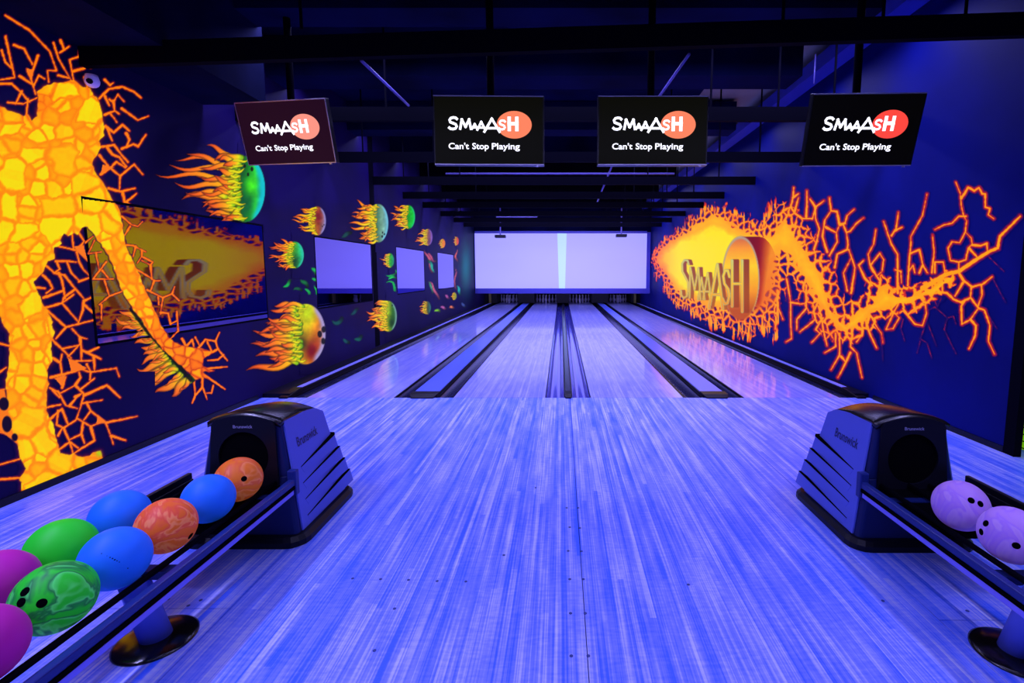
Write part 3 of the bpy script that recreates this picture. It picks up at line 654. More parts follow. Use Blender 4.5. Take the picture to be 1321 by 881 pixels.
# leaf, swirl and mist strokes
def paint_leaves(X, Y):
    rgb = np.zeros(X.shape + (3,)); a = np.zeros(X.shape)
    m = .75*np.exp(-(((X - 601)/9)**2) - (((Y - 345)/40)**2)); rgb, a = over(rgb, a, (5, 150, 165), m)
    m = .35*fbm(X/4, Y/12, 5)*sst(530, 575, X)*np.exp(-(((Y - 330)/60)**2)); rgb, a = over(rgb, a, (10, 80, 150), m)
    for (cx, cy, rx, ry, c, k) in ((455, 320, 40, 30, (50, 25, 110), .35), (440, 290, 20, 30, (45, 20, 120), .4), (360, 280, 22, 14, (50, 25, 120), .35), (470, 402, 30, 22, (75, 10, 70), .5), (365, 350, 30, 14, (50, 30, 130), .4), (520, 300, 20, 14, (80, 10, 60), .4), (330, 450, 20, 30, (30, 20, 90), .3), (560, 400, 24, 18, (40, 20, 110), .5)):
        m = k*np.exp(-((X - cx)/rx)**2 - ((Y - cy)/ry)**2)*(.4 + fbm(X/12, Y/7, cx)); m = np.clip(m, 0, 1)*(m > .03); rgb, a = over(rgb, a, c, m)
    G = (15, 170, 80)
    L = [((365, 371), (370, 368), (374, 362), 4, G), ((378, 375), (384, 372), (389, 375), 4, (10, 90, 60)), ((387, 361), (392, 364), (397, 369), 5, (10, 110, 60)), ((402, 345), (406, 349), (408, 353), 5, G), ((403, 358), (406, 361), (409, 361), 4, G), ((393, 371), (398, 377), (400, 382), 4, G), ((405, 367), (408, 374), (410, 386), 4, G), ((440, 306), (448, 302), (452, 300), 5, (10, 70, 70)), ((428, 413), (436, 417), (441, 410), 5, (10, 75, 80)), ((452, 406), (458, 402), (461, 398), 4, (10, 70, 80)), ((442, 437), (446, 440), (450, 442), 5, (10, 75, 85)), ((456, 437), (462, 438), (466, 434), 5, (10, 85, 80)),
         ((497, 354), (505, 356), (510, 352), 3, G), ((497, 365), (506, 365), (511, 382), 3.5, G), ((500, 360), (506, 358), (511, 358), 3, (20, 200, 90)), ((508, 345), (512, 350), (514, 357), 3, (20, 150, 70)), ((548, 322), (553, 335), (558, 351), 3, (210, 90, 120)), ((551, 323), (557, 334), (562, 337), 2.5, (190, 80, 120)), ((560, 352), (557, 343), (553, 336), 3, (30, 170, 150)), ((552, 364), (556, 368), (558, 378), 3, (60, 150, 120)), ((553, 363), (560, 372), (566, 386), 2.5, (200, 90, 130)), ((590, 322), (588, 330), (590, 337), 2, (210, 90, 90)), ((588, 345), (587, 358), (588, 375), 2, (180, 80, 110)), ((568, 395), (572, 397), (575, 398), 3, (180, 90, 170)), ((580, 397), (582, 396), (585, 397), 3, (230, 120, 90)), ((574, 380), (577, 383), (579, 385), 3, (170, 80, 160)), ((560, 402), (564, 400), (567, 402), 3, (120, 190, 40)), ((590, 368), (592, 374), (593, 380), 3, (20, 170, 170)), ((596, 390), (598, 394), (600, 396), 3, (60, 80, 160))]
    for tip, mid, base, w, c in L:
        rgb, a = tongue(rgb, a, X, Y, tip, mid, base, w, [(0, c), (.6, c), (1, tuple(int(v*.35) for v in c))], dark=.6)
    return rgb, a
decal('leaf_swirl_mural', XL, (325, 262, 612, 450), 1.0, paint_leaves, wl, LMAT, .0010, thr=.03, label='faint green leaves, pink swirls and teal mist painted between the panes')

# ---- lava crack mural (right wall)
SOLID = [(846, 336), (852, 322), (868, 310), (888, 298), (905, 286), (920, 278), (936, 284), (952, 296), (972, 303), (988, 305), (1002, 298), (1013, 284), (1020, 292), (1030, 314), (1044, 334), (1058, 352), (1065, 378), (1072, 398), (1084, 414), (1092, 419), (1101, 408), (1112, 400), (1126, 391), (1134, 378), (1140, 368), (1147, 377), (1158, 384), (1180, 382), (1200, 373), (1212, 366), (1225, 357), (1228, 360), (1212, 372), (1184, 388), (1150, 393), (1124, 404), (1106, 420), (1090, 428), (1080, 422), (1064, 402), (1050, 378), (1038, 358), (1026, 342), (1016, 326), (1006, 322), (998, 345), (994, 370), (986, 390), (970, 399), (945, 401), (918, 396), (897, 388), (882, 381), (870, 372), (863, 360), (856, 350)]
S_RT = [
 [(1010, 272), (1020, 267), (1023, 255), (1024, 242)], [(1023, 255), (1030, 250)], [(1020, 267), (1025, 275), (1035, 282), (1048, 282), (1052, 268)], [(1025, 273), (1030, 255)], [(1040, 280), (1041, 262), (1041, 246)], [(1052, 268), (1052, 267), (1045, 257)], [(1052, 267), (1063, 259)],
 [(1050, 322), (1054, 310), (1057, 295), (1052, 282), (1052, 268)], [(1090, 288), (1083, 290), (1080, 273), (1072, 272), (1070, 255)], [(1067, 325), (1061, 305), (1064, 284), (1072, 272)], [(1065, 293), (1079, 300)], [(1070, 330), (1080, 312), (1079, 300), (1083, 290)], [(1083, 290), (1090, 288), (1093, 278), (1102, 270)],
 [(1088, 290), (1092, 300), (1097, 298), (1105, 288), (1114, 281)], [(1077, 345), (1080, 328), (1093, 322), (1094, 315), (1092, 300)], [(1098, 378), (1103, 345), (1095, 322)], [(1093, 375), (1088, 352), (1098, 333)], [(1135, 362), (1123, 345), (1120, 328), (1127, 315), (1130, 296)],
 [(1130, 355), (1123, 342), (1135, 327), (1140, 335), (1138, 350), (1130, 357)], [(1125, 368), (1115, 358), (1108, 342), (1114, 336)], [(1158, 378), (1158, 350), (1158, 328), (1150, 315), (1140, 286)], [(1150, 304), (1156, 295), (1159, 274)], [(1155, 297), (1164, 293)],
 [(1171, 368), (1173, 335), (1175, 315), (1175, 305), (1190, 278), (1196, 250)], [(1174, 327), (1186, 322), (1190, 340), (1196, 352)], [(1202, 352), (1205, 325), (1203, 303)],
 [(1237, 350), (1237, 338), (1226, 336), (1223, 320), (1228, 312), (1238, 313), (1245, 300), (1247, 285), (1243, 278), (1240, 265), (1239, 250), (1233, 235)], [(1240, 256), (1249, 242), (1257, 246), (1263, 242), (1267, 250), (1271, 250), (1271, 267), (1277, 269), (1275, 277), (1282, 282)],
 [(1246, 279), (1237, 279), (1228, 288), (1218, 290), (1206, 296)], [(1237, 338), (1246, 335), (1249, 320), (1254, 315), (1253, 307), (1246, 300)], [(1254, 316), (1265, 317), (1273, 314), (1274, 325)], [(1250, 320), (1262, 333)], [(1206, 352), (1206, 338), (1217, 338), (1219, 352)],
 [(1237, 352), (1243, 362), (1254, 370), (1266, 367), (1267, 380), (1261, 397)], [(1267, 367), (1280, 357)], [(1242, 365), (1232, 382)], [(1253, 370), (1252, 383)], [(1185, 382), (1200, 378), (1215, 377), (1222, 378), (1230, 386), (1240, 390), (1252, 384), (1263, 398), (1270, 400), (1277, 420), (1275, 440), (1283, 457)],
 [(1245, 387), (1240, 395), (1241, 418), (1252, 412), (1261, 399)], [(1252, 412), (1259, 420), (1258, 433), (1250, 450)], [(1215, 358), (1216, 377)], [(1203, 366), (1202, 378)], [(1165, 398), (1172, 408), (1180, 418), (1190, 420), (1195, 405), (1193, 385)], [(1160, 390), (1152, 405), (1143, 425), (1152, 424), (1160, 410), (1150, 400)],
 [(1172, 405), (1182, 396), (1195, 392)], [(1155, 348), (1162, 350), (1163, 365)], [(1172, 350), (1178, 342), (1180, 352)], [(1186, 352), (1190, 342), (1197, 352)],
 [(1092, 428), (1100, 432), (1097, 447), (1105, 455), (1112, 487)], [(1097, 455), (1090, 470), (1081, 487)], [(1083, 430), (1083, 458), (1072, 477)], [(1078, 430), (1078, 447), (1064, 455)], [(1085, 460), (1091, 467)], [(1056, 395), (1060, 410), (1062, 425), (1067, 446)], [(1062, 410), (1052, 425), (1058, 430), (1047, 442)],
 [(1055, 390), (1050, 402), (1052, 412), (1032, 428)], [(1040, 368), (1040, 398), (1028, 412), (1028, 425)], [(1015, 360), (1020, 390), (1020, 412), (1021, 437), (1014, 441)], [(1003, 375), (1003, 400), (1000, 425)], [(1003, 395), (1010, 412)], [(1020, 390), (1032, 392)], [(1116, 412), (1122, 430), (1131, 449)], [(1124, 408), (1130, 420), (1137, 430), (1139, 442)], [(1112, 416), (1112, 432), (1105, 441)],
]
S_MAIN = [[(1190, 372), (1220, 354), (1237, 350), (1262, 333), (1275, 325), (1287, 320), (1290, 305), (1300, 295), (1316, 279)]]
S_FAINT = [[(1202, 345), (1205, 325), (1200, 305)], [(1274, 330), (1295, 350)], [(1281, 360), (1297, 390)], [(1193, 402), (1206, 396), (1222, 410), (1230, 408), (1233, 418)], [(1222, 410), (1218, 425), (1233, 456)], [(1205, 385), (1209, 396), (1214, 385)], [(1197, 418), (1208, 446)], [(1192, 424), (1187, 437), (1197, 443)], [(1165, 412), (1162, 424), (1167, 440)], [(1187, 440), (1183, 455)], [(1196, 443), (1202, 462)], [(1272, 402), (1286, 424)], [(1137, 440), (1139, 465)], [(1045, 255), (1043, 246)]]
RT_RAMP = [(0, (0, 0, 0)), (.12, (55, 5, 60)), (.28, (140, 15, 55)), (.42, (225, 50, 35)), (.6, (255, 108, 15)), (.8, (255, 150, 18)), (1.0, (255, 162, 10)), (1.3, (255, 190, 10)), (1.6, (255, 228, 0))]
def paint_lava(X, Y):
    jx = 5*(fbm(X/6, Y/6, 51) - .5); jy = 5*(fbm(X/6, Y/6, 57) - .5)
    d = poly_sd(X + jx, Y + jy, SOLID)
    s = 4.8 + (X - 845)*.026
    u = np.log(s)/.026; v = (Y - 351)/s
    u = u + .55*(fbm(X/7, Y/7, 91) - .5); v = v + .55*(fbm(X/7, Y/7, 97) - .5)
    e, i, r = voronoi(u*1.1, v*.82, 61, 1.0)
    near = sst(870, 1000, X)
    reach = np.interp(X, [840, 900, 1000, 1060, 1130, 1190, 1230], [6, 11, 22, 23, 18, 15, 8])*(.55 + .9*fbm(X/9, Y/14, 66))
    reach = reach*np.where((Y > 351) & (X < 1005), 1.75, 1.0)
    q = d/reach
    wid = np.interp(q, [-.35, -.1, .05, .3, .6, 1.0], [.9, .36, .20, .135, .11, .07])
    net = np.clip((wid - e)/.10 + .5, 0, 1)*sst(1.1, .75, q)
    h = np.maximum(net*np.interp(q, [-.3, .1, 1], [1.15, .98, .72])*(.70 + .5*fbm(X/22, Y/22, 99)), (.30*sst(.26, .0, e - wid) + .10)*sst(1.25, .5, q))
    # vertical licks at the far end's fringes
    lick = sst(.50, .66, fbm(X/(s*.55), Y/(s*2.4), 71))*sst(1.5, .9, q)*sst(.2, .7, q)*(X < 1005)
    h = np.maximum(h, lick*.92)
    # solid fire
    deep = np.clip(-d, 0, 40)
    yel = sst(1004, 965, X)
    sol = .98 + .06*deep*(.5 + .5*yel) + .34*(fbm(X/11, Y/11, 81) - .5)
    sol = sol - .45*np.exp(-((X - 1012)/9.)**2 - ((Y - 322)/10.)**2)
    sol = np.minimum(sol, 1.12 + .42*yel + .35*fbm(X/14, Y/14, 87))
    sol = sol - .30*sst(368, 400, Y)*yel - .22*sst(318, 290, Y)*yel
    m = np.clip(.5 - d/2.5, 0, 1)*sst(-9, -2, -np.maximum(d, 0) - 2) 
    m = np.clip(.5 - (d + 2.5)/3., 0, 1)
    h = h*(1 - m) + np.maximum(h, sol)*m
    # honeycomb hollow beside the disc
    hol = np.exp(-((X - 1015)/15.)**4 - ((Y - 357)/24.)**4)
    cell = np.clip((e - .20)/.10, 0, 1)
    h = h*(1 - hol*cell*.95) + 0
    strokes(h, X, Y, S_RT, 1.35, .84, .34, 3.0, 5, .5)
    strokes(h, X, Y, S_MAIN, 2.9, .95, .32, 3.5, 5, .35)
    strokes(h, X, Y, S_FAINT, .45, .30, .14, 2.2, 5, .6)
    h = np.maximum(h, .16*sst(30, 0, d)*sst(845, 870, X))
    rgb = heat_ramp(h, RT_RAMP); a = sst(.03, .34, h)
    far = sst(880, 845, X)
    rgb = rgb*(1 - .0*far)[..., None] + 0; rgb = np.clip(rgb, 0, 1)
    rgb[..., 1] *= (1 - .25*far); 
    # ---- trompe-l'oeil disc and lettering
    EX, EY, RX, RY = 955.5, 360, 24, 54.5
    el = lambda x0, rx: np.sqrt(((X - x0)/rx)**2 + ((Y - EY)/RY)**2)
    side = ((el(EX, RX) > 1) & (X > EX)) & (((el(EX + 24, RX + 1) < 1) | ((X < EX + 24) & (np.abs(Y - EY) < RY))))
    sm = side*sst(409, 385, Y)*1.0
    sc = heat_ramp(np.clip((X - 968)/26 + (Y - 330)/160, 0, 1), [(0, (120, 0, 10)), (.5, (140, 4, 8)), (.8, (190, 45, 8)), (1, (235, 100, 15))])
    rgb, a = over(rgb, a, sc, sm*np.interp(X, [978, 1003], [1, .35]))
    inn = np.clip((1 - el(EX, RX))*18, 0, 1)
    ic = heat_ramp(np.clip((Y - 305)/95, 0, 1), [(0, (205, 95, 70)), (.16, (250, 150, 30)), (.4, (255, 205, 5)), (.75, (245, 150, 10)), (1, (190, 80, 10))])
    rgb, a = over(rgb, a, ic, inn)
    ring = np.clip(1.15 - np.abs(el(EX, RX) - .985)*19, 0, 1)*np.interp(Y, [304, 370, 395, 412], [1, .9, .55, 0])
    rgb, a = over(rgb, a, (178, 150, 138), ring)
    LET = [[(888.5, 341), (887, 336), (883, 335.5), (880, 340), (880.3, 350), (884, 357), (887.5, 364), (888, 374), (886, 382), (882, 384.5), (879, 381), (878.5, 375)],
           [(889.5, 384), (890.5, 345), (896, 374), (901, 345.5), (903.5, 386)], [(900.5, 386), (905, 358), (909, 386)], [(902.5, 376), (907.5, 376)],
           [(907, 386), (913, 352), (917.5, 388)], [(909.5, 376), (915.5, 376)], [(915, 397), (925.5, 341), (932.5, 398)], [(919.5, 380), (929.5, 380)],
           [(941, 357), (939, 349), (935.5, 349), (933, 356), (934.5, 366), (939.5, 373), (941, 381), (938.5, 391), (935, 392), (932, 385)],
           [(944.5, 395), (944.5, 336)], [(957.5, 402), (957.5, 336)], [(945, 366), (957, 366)]]
    dr = np.full(X.shape, 1e9); fc = np.full(X.shape, 1e9)
    for L in LET:
        big = 1.7 if L[0][0] > 912 else 1.15
        for k, off in enumerate((1.5, 3, 4.5, 6, 7.5)):
            if off > 4.5 and L[0][0] < 940: continue
            dd, _ = line_sd(X, Y, [(x + off, y) for x, y in L], big); dr = np.minimum(dr, dd)
        dd, _ = line_sd(X, Y, L, big); fc = np.minimum(fc, dd)
    rgb, a = over(rgb, a, (140, 52, 6), np.clip(.5 - dr/.9, 0, 1)*np.interp(Y, [335, 360, 400], [.95, .85, .6]))
    fcol = heat_ramp(np.clip((Y - 335)/60, 0, 1), [(0, (205, 205, 120)), (.3, (250, 205, 20)), (.7, (250, 180, 15)), (1, (240, 140, 20))])
    rgb, a = over(rgb, a, (190, 180, 110), np.clip(.5 - (fc - .15)/.8, 0, 1))
    rgb, a = over(rgb, a, fcol, np.clip(.5 - (fc + .75)/.8, 0, 1))
    return rgb, a
decal('lava_crack_mural', XR, (838, 228, 1320, 494), .8, paint_lava, wr, RMAT, -.003, thr=.03, label='fluorescent orange lava cracks with a disc and SMAAASH lettering painted on the wall')

# ================================================================== CEILING
ceil = MB().box((XL, -2.5, CEIL), (XR + 1.6, YEND, CEIL + .1)).build('ceiling', 'grey_ceiling')
tag(ceil, 'high dark ceiling with black bars, ducts and rods', kind='structure')
# black sheet panels under the slab (leaving the grey strip along the right wall)
for y0, y1 in [(-2.5, 3.3), (3.34, 6.2), (6.9, 8.4), (9.0, 10.6), (11.2, 13.0), (13.6, 15.4), (15.6, 20.4), (20.4, 26)]:
    MB().box((XL, y0, CEIL - .06), (XR - (1.45 if y0 > 3 else .9), y1, CEIL - .002)).build('ceiling_panel', 'dark_ceiling', ceil)
MB().box((XL, 6.2, CEIL - .04), (XR - 1.5, 20.4, CEIL - .03)).build('ceiling_panel', 'dark_ceiling', ceil)
MB().box((XR - .42, 2.2, 3.98), (XR - .20, YM, 4.16)).build('ceiling_girder', 'blue_steel', ceil)
for y0, dy in DUCTS:
    MB().box((XL, y0, 3.80), (XR - .75, y0 + dy, CEIL - .05)).build('cross_duct', 'black_metal' if y0 > 12 else 'dark_ceiling', ceil)
for y in (1.5, 2.9):
    MB().box((XL, y, 3.9), (XR - .5, y + .18, CEIL - .05)).build('cross_duct', 'dark_ceiling', ceil)
MB().box((-.55, -1, 4.02), (-.15, 6.2, 4.22)).build('ceiling_duct', 'dark_ceiling', ceil)
MB().box((-2.6, -1, 3.98), (-2.42, 3.3, 4.2)).build('ceiling_duct', 'dark_ceiling', ceil)
# low soffit over the figure
ys = float(on_x(262, 135, XL)[1]); zs = float(on_x(262, 135, XL)[2])
sf = MB().box((XL, -2.5, zs), (XL + .62, ys, CEIL)).build('trim_2', 'dark_ceiling'); tag(sf, 'dark soffit above the lava figure', kind='structure')
for i, y in enumerate(BAR_Y):
    if i == 0:
        za = float(on_x(131, 97, XL)[2]); zc_ = float(on_x(1321, 66, XR)[2])
        b = MB().loft([[(XL, yy, za + h) for yy, h in ((y - .03, 0), (y + .03, 0), (y + .03, .16), (y - .03, .16))], [(XR, yy, zc_ + h) for yy, h in ((y - .03, 0), (y + .03, 0), (y + .03, .16), (y - .03, .16))]]).build('ceiling_bar', 'black_metal', ceil)
    else:
        b = MB().box((XL, y - .03, BAR_Z), (XR, y + .03, BAR_Z + .145)).build('ceiling_bar', 'black_metal', ceil)
    for x in (-2.95, -1.9, 1.62, 2.35, 2.95):
        MB().tube((x, y + .0, BAR_Z + .14), (x, y, CEIL - .05), .012, n=6).build('hanger_rod', 'black_metal', b)
# back bulkhead above the masking unit
bh = MB().box((XL, YM + .12, 3.0), (XR, YM + .3, CEIL)).build('trim_3', 'dark_ceiling'); tag(bh, 'dark bulkhead above the long white screen', kind='structure')
def rod(p, q, r, label):
    o = MB().tube(p, q, r, n=6).build('brace_rod', 'violet_rod', None, True); tag(o, label, 'rod')
rod(on_y(466, 78, 4.6), on_y(527, 136, 5.9), .014, 'thin violet brace rod between the first two televisions')
rod(on_y(889, 70, 4.5), on_y(850, 125, 5.6), .014, 'thin violet brace rod right of the third television')
rod(on_y(789, 215, 10.6), on_y(770, 262, 13.5), .02, 'thin violet brace rod below the third television')
rod(on_y(1052, 70, 5.9), on_y(1050, 108, 5.9), .008, 'thin vertical rod left of the rightmost television')
for k, (px0, px1, py, Y, lab) in enumerate(((575, 870, 224, 9.9, 'long violet conduit under the middle televisions'), (640, 693, 280, 15.6, 'short violet conduit left of centre near the screen'))):
    a = on_y(px0, py, Y); b = on_y(px1, py, Y)
    tag(MB().tube(a, b, .018, n=6).build('conduit', 'violet_rod', None, True), lab, 'conduit')

# ================================================================== MASKING UNIT, PINS, PIT
x0 = on_y(613, 340, YM).x; x1 = on_y(834, 340, YM).x; zt = on_y(724, 301, YM).z; zb = on_y(724, 372, YM).z; zf = on_y(724, 378.5, YM).z
mu = empty('masking_screen', ((x0 + x1)/2, YM, zb)); tag(mu, 'long white glowing projection screen above the bowling pins', 'screen')
cx = (x0 + x1)/2; lo = lambda x: x - cx; zz = lambda z: z - zb
xa = on_y(719, 340, YM).x; xb = on_y(731, 340, YM).x
xa2 = on_y(721, 340, YM).x; xb2 = on_y(729, 340, YM).x
def quad(name, mat, a, b, c, d, th=.03):
    MB().loft([[(lo(p[0]), 0, zz(p[1])) for p in (a, b, c, d)], [(lo(p[0]), th, zz(p[1])) for p in (a, b, c, d)]]).build(name, mat, mu)
quad('screen_panel', 'screen_lavender', (x0, zb), (xa2, zb), (xa, zt), (x0, zt))
quad('screen_panel', 'screen_lavender', (xb2, zb), (x1, zb), (x1, zt), (xb, zt))
quad('screen_overlap', 'screen_overlap', (xa2, zb), (xb2, zb), (xb, zt), (xa, zt))
MB().box((lo(XL + .02), .035, zz(zf)), (lo(XR - .02), .09, zz(zt) + .05)).build('backing_board', 'mask_frame', mu)
MB().box((lo(XL + .1), -.02, zz(zf)), (lo(XR - .02), .035, -.005)).build('lower_rail', 'mask_frame', mu)
MB().box((lo(x0), -.03, zz(zt) + .005), (lo(x1), .035, zz(zt) + .09)).build('upper_rail', 'mask_frame', mu)
# kickbacks between lanes
KB = [(XL, x_l1[0] + .02), (x_l1[1] - .02, x_l2[0] + .02), (x_l2[1] - .02, x_l3[0] + .02), (x_l3[1] - .02, x_l4[0] + .02), (x_l4[1] - .02, XR)]
for k, (a, b) in enumerate(KB):
    kb = MB().box((a, YF + 17.4, .06), (b, YEND - .12, .9)).build('kickback_partition', 'kickback', wb)
for x, lab in ((XL + .22, 'left'), (XR - .30, 'right')):
    MB().box((x, YF + 17.2, .06), (x + .09, YF + 17.38, .85)).build('corner_post', 'yellow_strip', wb)
PROF = [(.0258, 0), (.030, .02), (.045, .07), (.0605, .114), (.055, .16), (.036, .21), (.0235, .25), (.024, .275), (.030, .305), (.0323, .335), (.027, .362), (.012, .378), (.003, .381)]
pin_me = MB().lathe(PROF, 12).mesh('bowling_pin')
for l, (a, b) in enumerate(LANES):
    c = (a + b)/2; nm = ('far left', 'second', 'third', 'far right')[l]
    for r in range(4):
        for k in range(r + 1):
            o = obj('bowling_pin', pin_me, 'pin_white', None, True, loc=(c + (k - r/2)*.305, YF + 18.29 + r*.264, .001))
            tag(o, 'white bowling pin standing at the end of the %s lane' % nm, 'pin', 'pins of the %s lane' % nm)

# ================================================================== TELEVISIONS
GLYPH = {'M': ([[(.02, 0), (.17, 1)], [(.17, 1), (.5, .22)], [(.5, .22), (.83, 1)], [(.83, 1), (.98, 0)]]),
         'A': ([[(0, 0), (.5, 1)], [(.5, 1), (1, 0)], [(.2, .27), (.8, .27)]]), 'H': ([[(.1, 0), (.1, 1)], [(.9, 0), (.9, 1)], [(.1, .52), (.9, .52)]]),
         'S': ([[(.97, .84), (.80, .97), (.55, 1.0), (.28, .95), (.13, .78), (.20, .60), (.48, .51), (.78, .42), (.90, .24), (.76, .06), (.48, 0), (.20, .03), (.03, .15)]])}
def glyph(ch, w, h, th):
    """flat strokes of one letter fitted in a w x h box, origin bottom centre"""
    vs, fs = [], []
    hx = th/2
    for path in GLYPH[ch]:
        P = [Vector((-w/2 + hx + x*(w - th), hx + y*(h - th))) for x, y in path]
        L, R = [], []
        for i, p in enumerate(P):
            d = (P[min(i + 1, len(P) - 1)] - P[max(i - 1, 0)]).normalized(); n = Vector((-d.y, d.x))*hx
            e = d*hx*(1 if i == len(P) - 1 else -1 if i == 0 else 0)*(1 if ch != 'S' else .4)
            L.append(p + n + e); R.append(p - n + e)
        b = len(vs); k = len(P); vs += [(q.x, q.y, 0) for q in L + R]
        fs += [(b + i, b + k + i, b + k + i + 1, b + i + 1) for i in range(k - 1)]
    return vs, fs
LOGO = [('S', -.300, -.002, .098, .115), ('M', -.196, .003, .113, .092), ('A', -.119, .004, .062, .054), ('A', -.064, -.004, .084, .080), ('A', .025, -.020, .146, .123), ('S', .111, -.001, .074, .090), ('H', .2025, -.006, .108, .118)]
pm('screen_dark', (.002, .002, .002), .3, emit=(.0034, .0034, .0012), es=1.0, spec=.06)
pm('screen_brown', (.004, .002, .003), .35, emit=lin((34, 10, 30)), es=1.0, spec=.06)
pm('screen_black', (.002, .002, .002), .3, emit=(.0012, .001, .001), es=1.0, spec=.06)
pm('disc_salmon', (.02, .01, .005), .5, emit=lin((255, 134, 98)), es=1.0, spec=0); pm('disc_pink', (.02, .01, .005), .5, emit=lin((252, 150, 132)), es=1.0); pm('disc_red', (.02, .005, .005), .5, emit=lin((255, 72, 58)), es=1.0)
def television(px, py, depth, rz, rx, w, h, scr, disc, label):
    p = on_y(px, py, depth); t = empty('television', p, rz, rx)
    tag(t, label, 'television', 'televisions hanging in front of the lanes')
    MB().box((-w/2, 0, -h/2), (w/2, .055, h/2)).build('housing', 'bezel_black', t, bevel=.004)
    s = MB().box((-w/2 + .012, -.004, -h/2 + .014), (w/2 - .012, .002, h/2 - .012)).build('screen', scr, t)
    MB().box((-w/2 + .004, -.006, h/2 - .010), (w/2 - .004, 0, h/2 - .002)).build('bezel_strip', 'bezel_edge', t)
    MB().box((-w/2 + .004, -.006, -h/2 + .002), (w/2 - .004, 0, -h/2 + .010)).build('bezel_strip', 'bezel_edge', t)
    for sx in (-1, 1):
        a, b = sorted((sx*(w/2 - .003), sx*(w/2 - .008)))
        MB().box((a, -.006, -h/2 + .01), (b, 0, h/2 - .01)).build('bezel_strip', 'bezel_edge' if px < 500 else 'bezel_black', t)
    MB().box((w/2 - .07, -.006, -h/2 - .010), (w/2 - .05, .01, -h/2)).build('indicator', 'bezel_edge', t)
    k = w/.93
    n = 40
    MB().loft([[(k*(.2125 + .147*math.cos(2*math.pi*i/n)), y, k*(.0468 + .112*math.sin(2*math.pi*i/n))) for i in range(n)] for y in (-.0075, -.0045)]).build('logo_disc', disc, s)
    m = MB()
    for ch, x, y, size, off in LOGO:
        v, f = glyph(ch, size, off, {'S': .021, 'M': .020, 'A': .016 + .05*(off - .054), 'H': .028}[ch]*(.8 if (ch == 'S' and x > 0) else 1))
        m.add([(k*(x + vx), -.0095, k*(y + vy)) for vx, vy, _ in v], f)
    m.build('logo_lettering', 'print_white', s)
    for word, x0_, x1_ in (("Can't", -.342, -.170), ("Stop", -.143, -.004), ("Playing", .022, .258)):
        v, f = text_mesh(word, .070*k, .0011*k)
        xa_, xb_ = min(c[0] for c in v), max(c[0] for c in v)
        MB().add([(k*(x0_ + (vx - xa_)/(xb_ - xa_)*(x1_ - x0_)), -.0095, vy - .153*k) for vx, vy, _ in v], [q[::-1] for q in f]).build('slogan_lettering', 'print_white', s)
    # pole in room space
    inv = t.matrix_basis.inverted() if False else (Matrix.Rotation(rz, 4, 'Z') @ Matrix.Rotation(rx, 4, 'X')).inverted()
    q0 = inv @ Vector((0, .13, .02)); q1 = inv @ Vector((0, .13, CEIL - .01 - p.z))
    MB().tube(q0, q1, .032, n=10).build('mount_pole', 'black_metal', t, True)
    MB().box((-.12, .05, -.1), (.12, .13, .1)).build('mount_bracket', 'black_metal', t)
    return t
television(631, 168.5, 4.38, math.radians(1.2), 0, .925, .565, 'screen_dark', 'disc_salmon', 'black television with the logo and a salmon disc, second from the left')
television(842, 168.7, 4.38, math.radians(0), 0, .925, .565, 'screen_dark', 'disc_salmon', 'black television with the logo and a salmon disc, third from the left')
television(368.5, 171.5, 4.80, math.radians(-8), math.radians(14), .90, .55, 'screen_brown', 'disc_pink', 'television with a brownish screen and pink disc, leftmost over the painted wall')
television(1113, 168.3, 4.38, math.radians(-2), math.radians(15), .92, .575, 'screen_black', 'disc_red', 'television with a red logo disc, rightmost beside the blue wall')

# ================================================================== PROJECTORS, DOME CAMERA
for px, lab in ((645.5, 'small black projector hanging in front of the left half of the screen'), (801.5, 'small black projector hanging in front of the right half of the screen')):
    p = on_y(px, 305 if px < 700 else 304, 19.3); t = empty('projector', p); tag(t, lab, 'projector', 'projectors before the screen')
    MB().box((-.2, -.15, -.055), (.2, .15, .055)).build('body', 'black_plastic', t, bevel=.015)
    MB().tube((.08, .12, 0), (.08, .19, 0), .035).build('lens', 'lens_black', t)
    MB().tube((0, 0, .05), (0, 0, CEIL - .005 - p.z), .028).build('pole', 'violet_rod', t)
cx_, cy_, cz_ = (float(v) for v in on_x(124, 105, XL + .09))
t = empty('security_camera', (XL + .06, cy_, cz_)); tag(t, 'white dome security camera above the lava figure shoulder', 'camera')
MB().lathe([(.036, -.005), (.042, .02), (.036, .045)], 20).build('mount_ring', 'white_plastic', t, True)
sm = bmesh.new(); bmesh.ops.create_uvsphere(sm, u_segments=20, v_segments=12, radius=.046); me = bpy.data.meshes.new('dome'); sm.to_mesh(me); sm.free()
obj('dome', me, 'white_plastic', t, True)
d = (Vector((.35, -.9, -.25))).normalized()
MB().tube(d*.040, d*.0485, .021, .018, 18).build('lens', 'lens_black', t)

